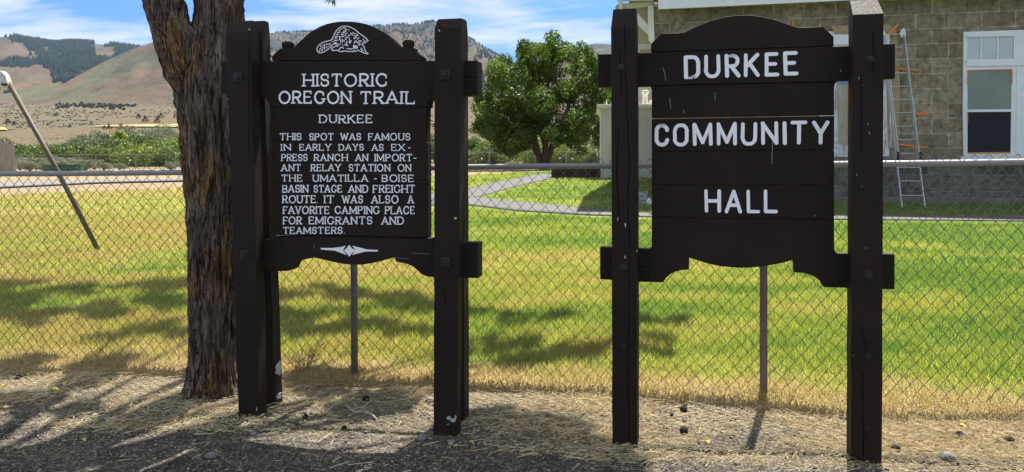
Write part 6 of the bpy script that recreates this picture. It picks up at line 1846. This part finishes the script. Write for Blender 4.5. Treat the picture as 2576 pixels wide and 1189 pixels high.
# twig and dead weed
g_ = on_ground(930, 1050)
bm = bmesh.new()
def gp(px, py, dz=.015):
    q_ = on_ground(px, py); return Vector((q_.x, q_.y, float(gz_rough(q_.x, q_.y)) + dz)) - g_
for ln, r in (([(868, 1030), (890, 1042), (920, 1043), (938, 1052), (952, 1066)], .006), ([(915, 1043), (915, 1030), (935, 1018), (960, 1018)], .004), ([(905, 1042), (912, 1028)], .003)):
    add_tube(bm, [gp(*p) for p in ln], [r] * (len(ln) - 1) + [r * .5], 6)
o = finish('fallen_twig', bm, M_TWIG, None, True); o.location = g_; tag(o, 'bleached forked twig on the ground under the beaver sign', 'twig')
g_ = on_ground(765, 955)
wd_o = empty('dead_weed', g_, 'dead brown bushy weed tangled in the fence behind the beaver sign', 'weed')
bm = bmesh.new()
for k in range(26):
    a = random.uniform(0, 6.28); sp_ = random.uniform(.05, .2); h = random.uniform(.08, .33)
    b_ = Vector((random.uniform(-.03, .03), random.uniform(-.03, .03), -.02)); t_ = Vector((math.cos(a) * sp_, math.sin(a) * sp_ * .7, h)); m_ = b_.lerp(t_, .5) + Vector((0, 0, .05))
    add_tube(bm, [b_, m_, t_], [.0022, .0016, .0008], 4, False)
    for j in range(4):
        p = m_.lerp(t_, random.uniform(-.3, .9)); q_ = p + Vector((random.uniform(-.07, .07), random.uniform(-.05, .05), random.uniform(.0, .07)))
        add_tube(bm, [p, q_], [.0018, .0008], 4, False)
finish('stem', bm, M_WEED, wd_o)
g_ = on_ground(716, 800); bm = bmesh.new()
g_ = Vector((P(700, 900, 5.5).x, 5.5, gzf(P(700, 900, 5.5).x, 5.5)))
st_ = empty('bare_sapling', g_, 'thin bare weed stalk poking through the fence beside the rear sign post', 'weed')
add_tube(bm, [Vector((0, 0, -.05)), Vector((-.01, .01, .3)), Vector((.02, .02, .66))], [.005, .004, .002], 6)
for z, dx, dz in ((.30, .10, .06), (.42, .09, .05), (.50, -.03, .08), (.58, .13, .02)):
    add_tube(bm, [Vector((0, .01, z)), Vector((dx * .6, 0, z + dz * .4)), Vector((dx, 0, z + dz))], [.003, .002, .001], 5)
finish('stem', bm, M_WEED, st_)

# ------------------------------------------------------------------ the dry summer air
bm = bmesh.new(); add_box(bm, -7600, 7600, -60, 7100, -60, 1150)
M_HAZE = bpy.data.materials.new('summer_haze'); M_HAZE.use_nodes = True
nt = M_HAZE.node_tree; nt.nodes.clear()
pv = nt.nodes.new('ShaderNodeVolumePrincipled'); pv.inputs['Color'].default_value = (0.58, 0.77, 1.0, 1); pv.inputs['Density'].default_value = 0.000028; pv.inputs['Anisotropy'].default_value = 0.1
mo = nt.nodes.new('ShaderNodeOutputMaterial'); nt.links.new(pv.outputs[0], mo.inputs['Volume'])
hz_o = finish('haze', bm, M_HAZE); hz_o['kind'] = 'stuff'
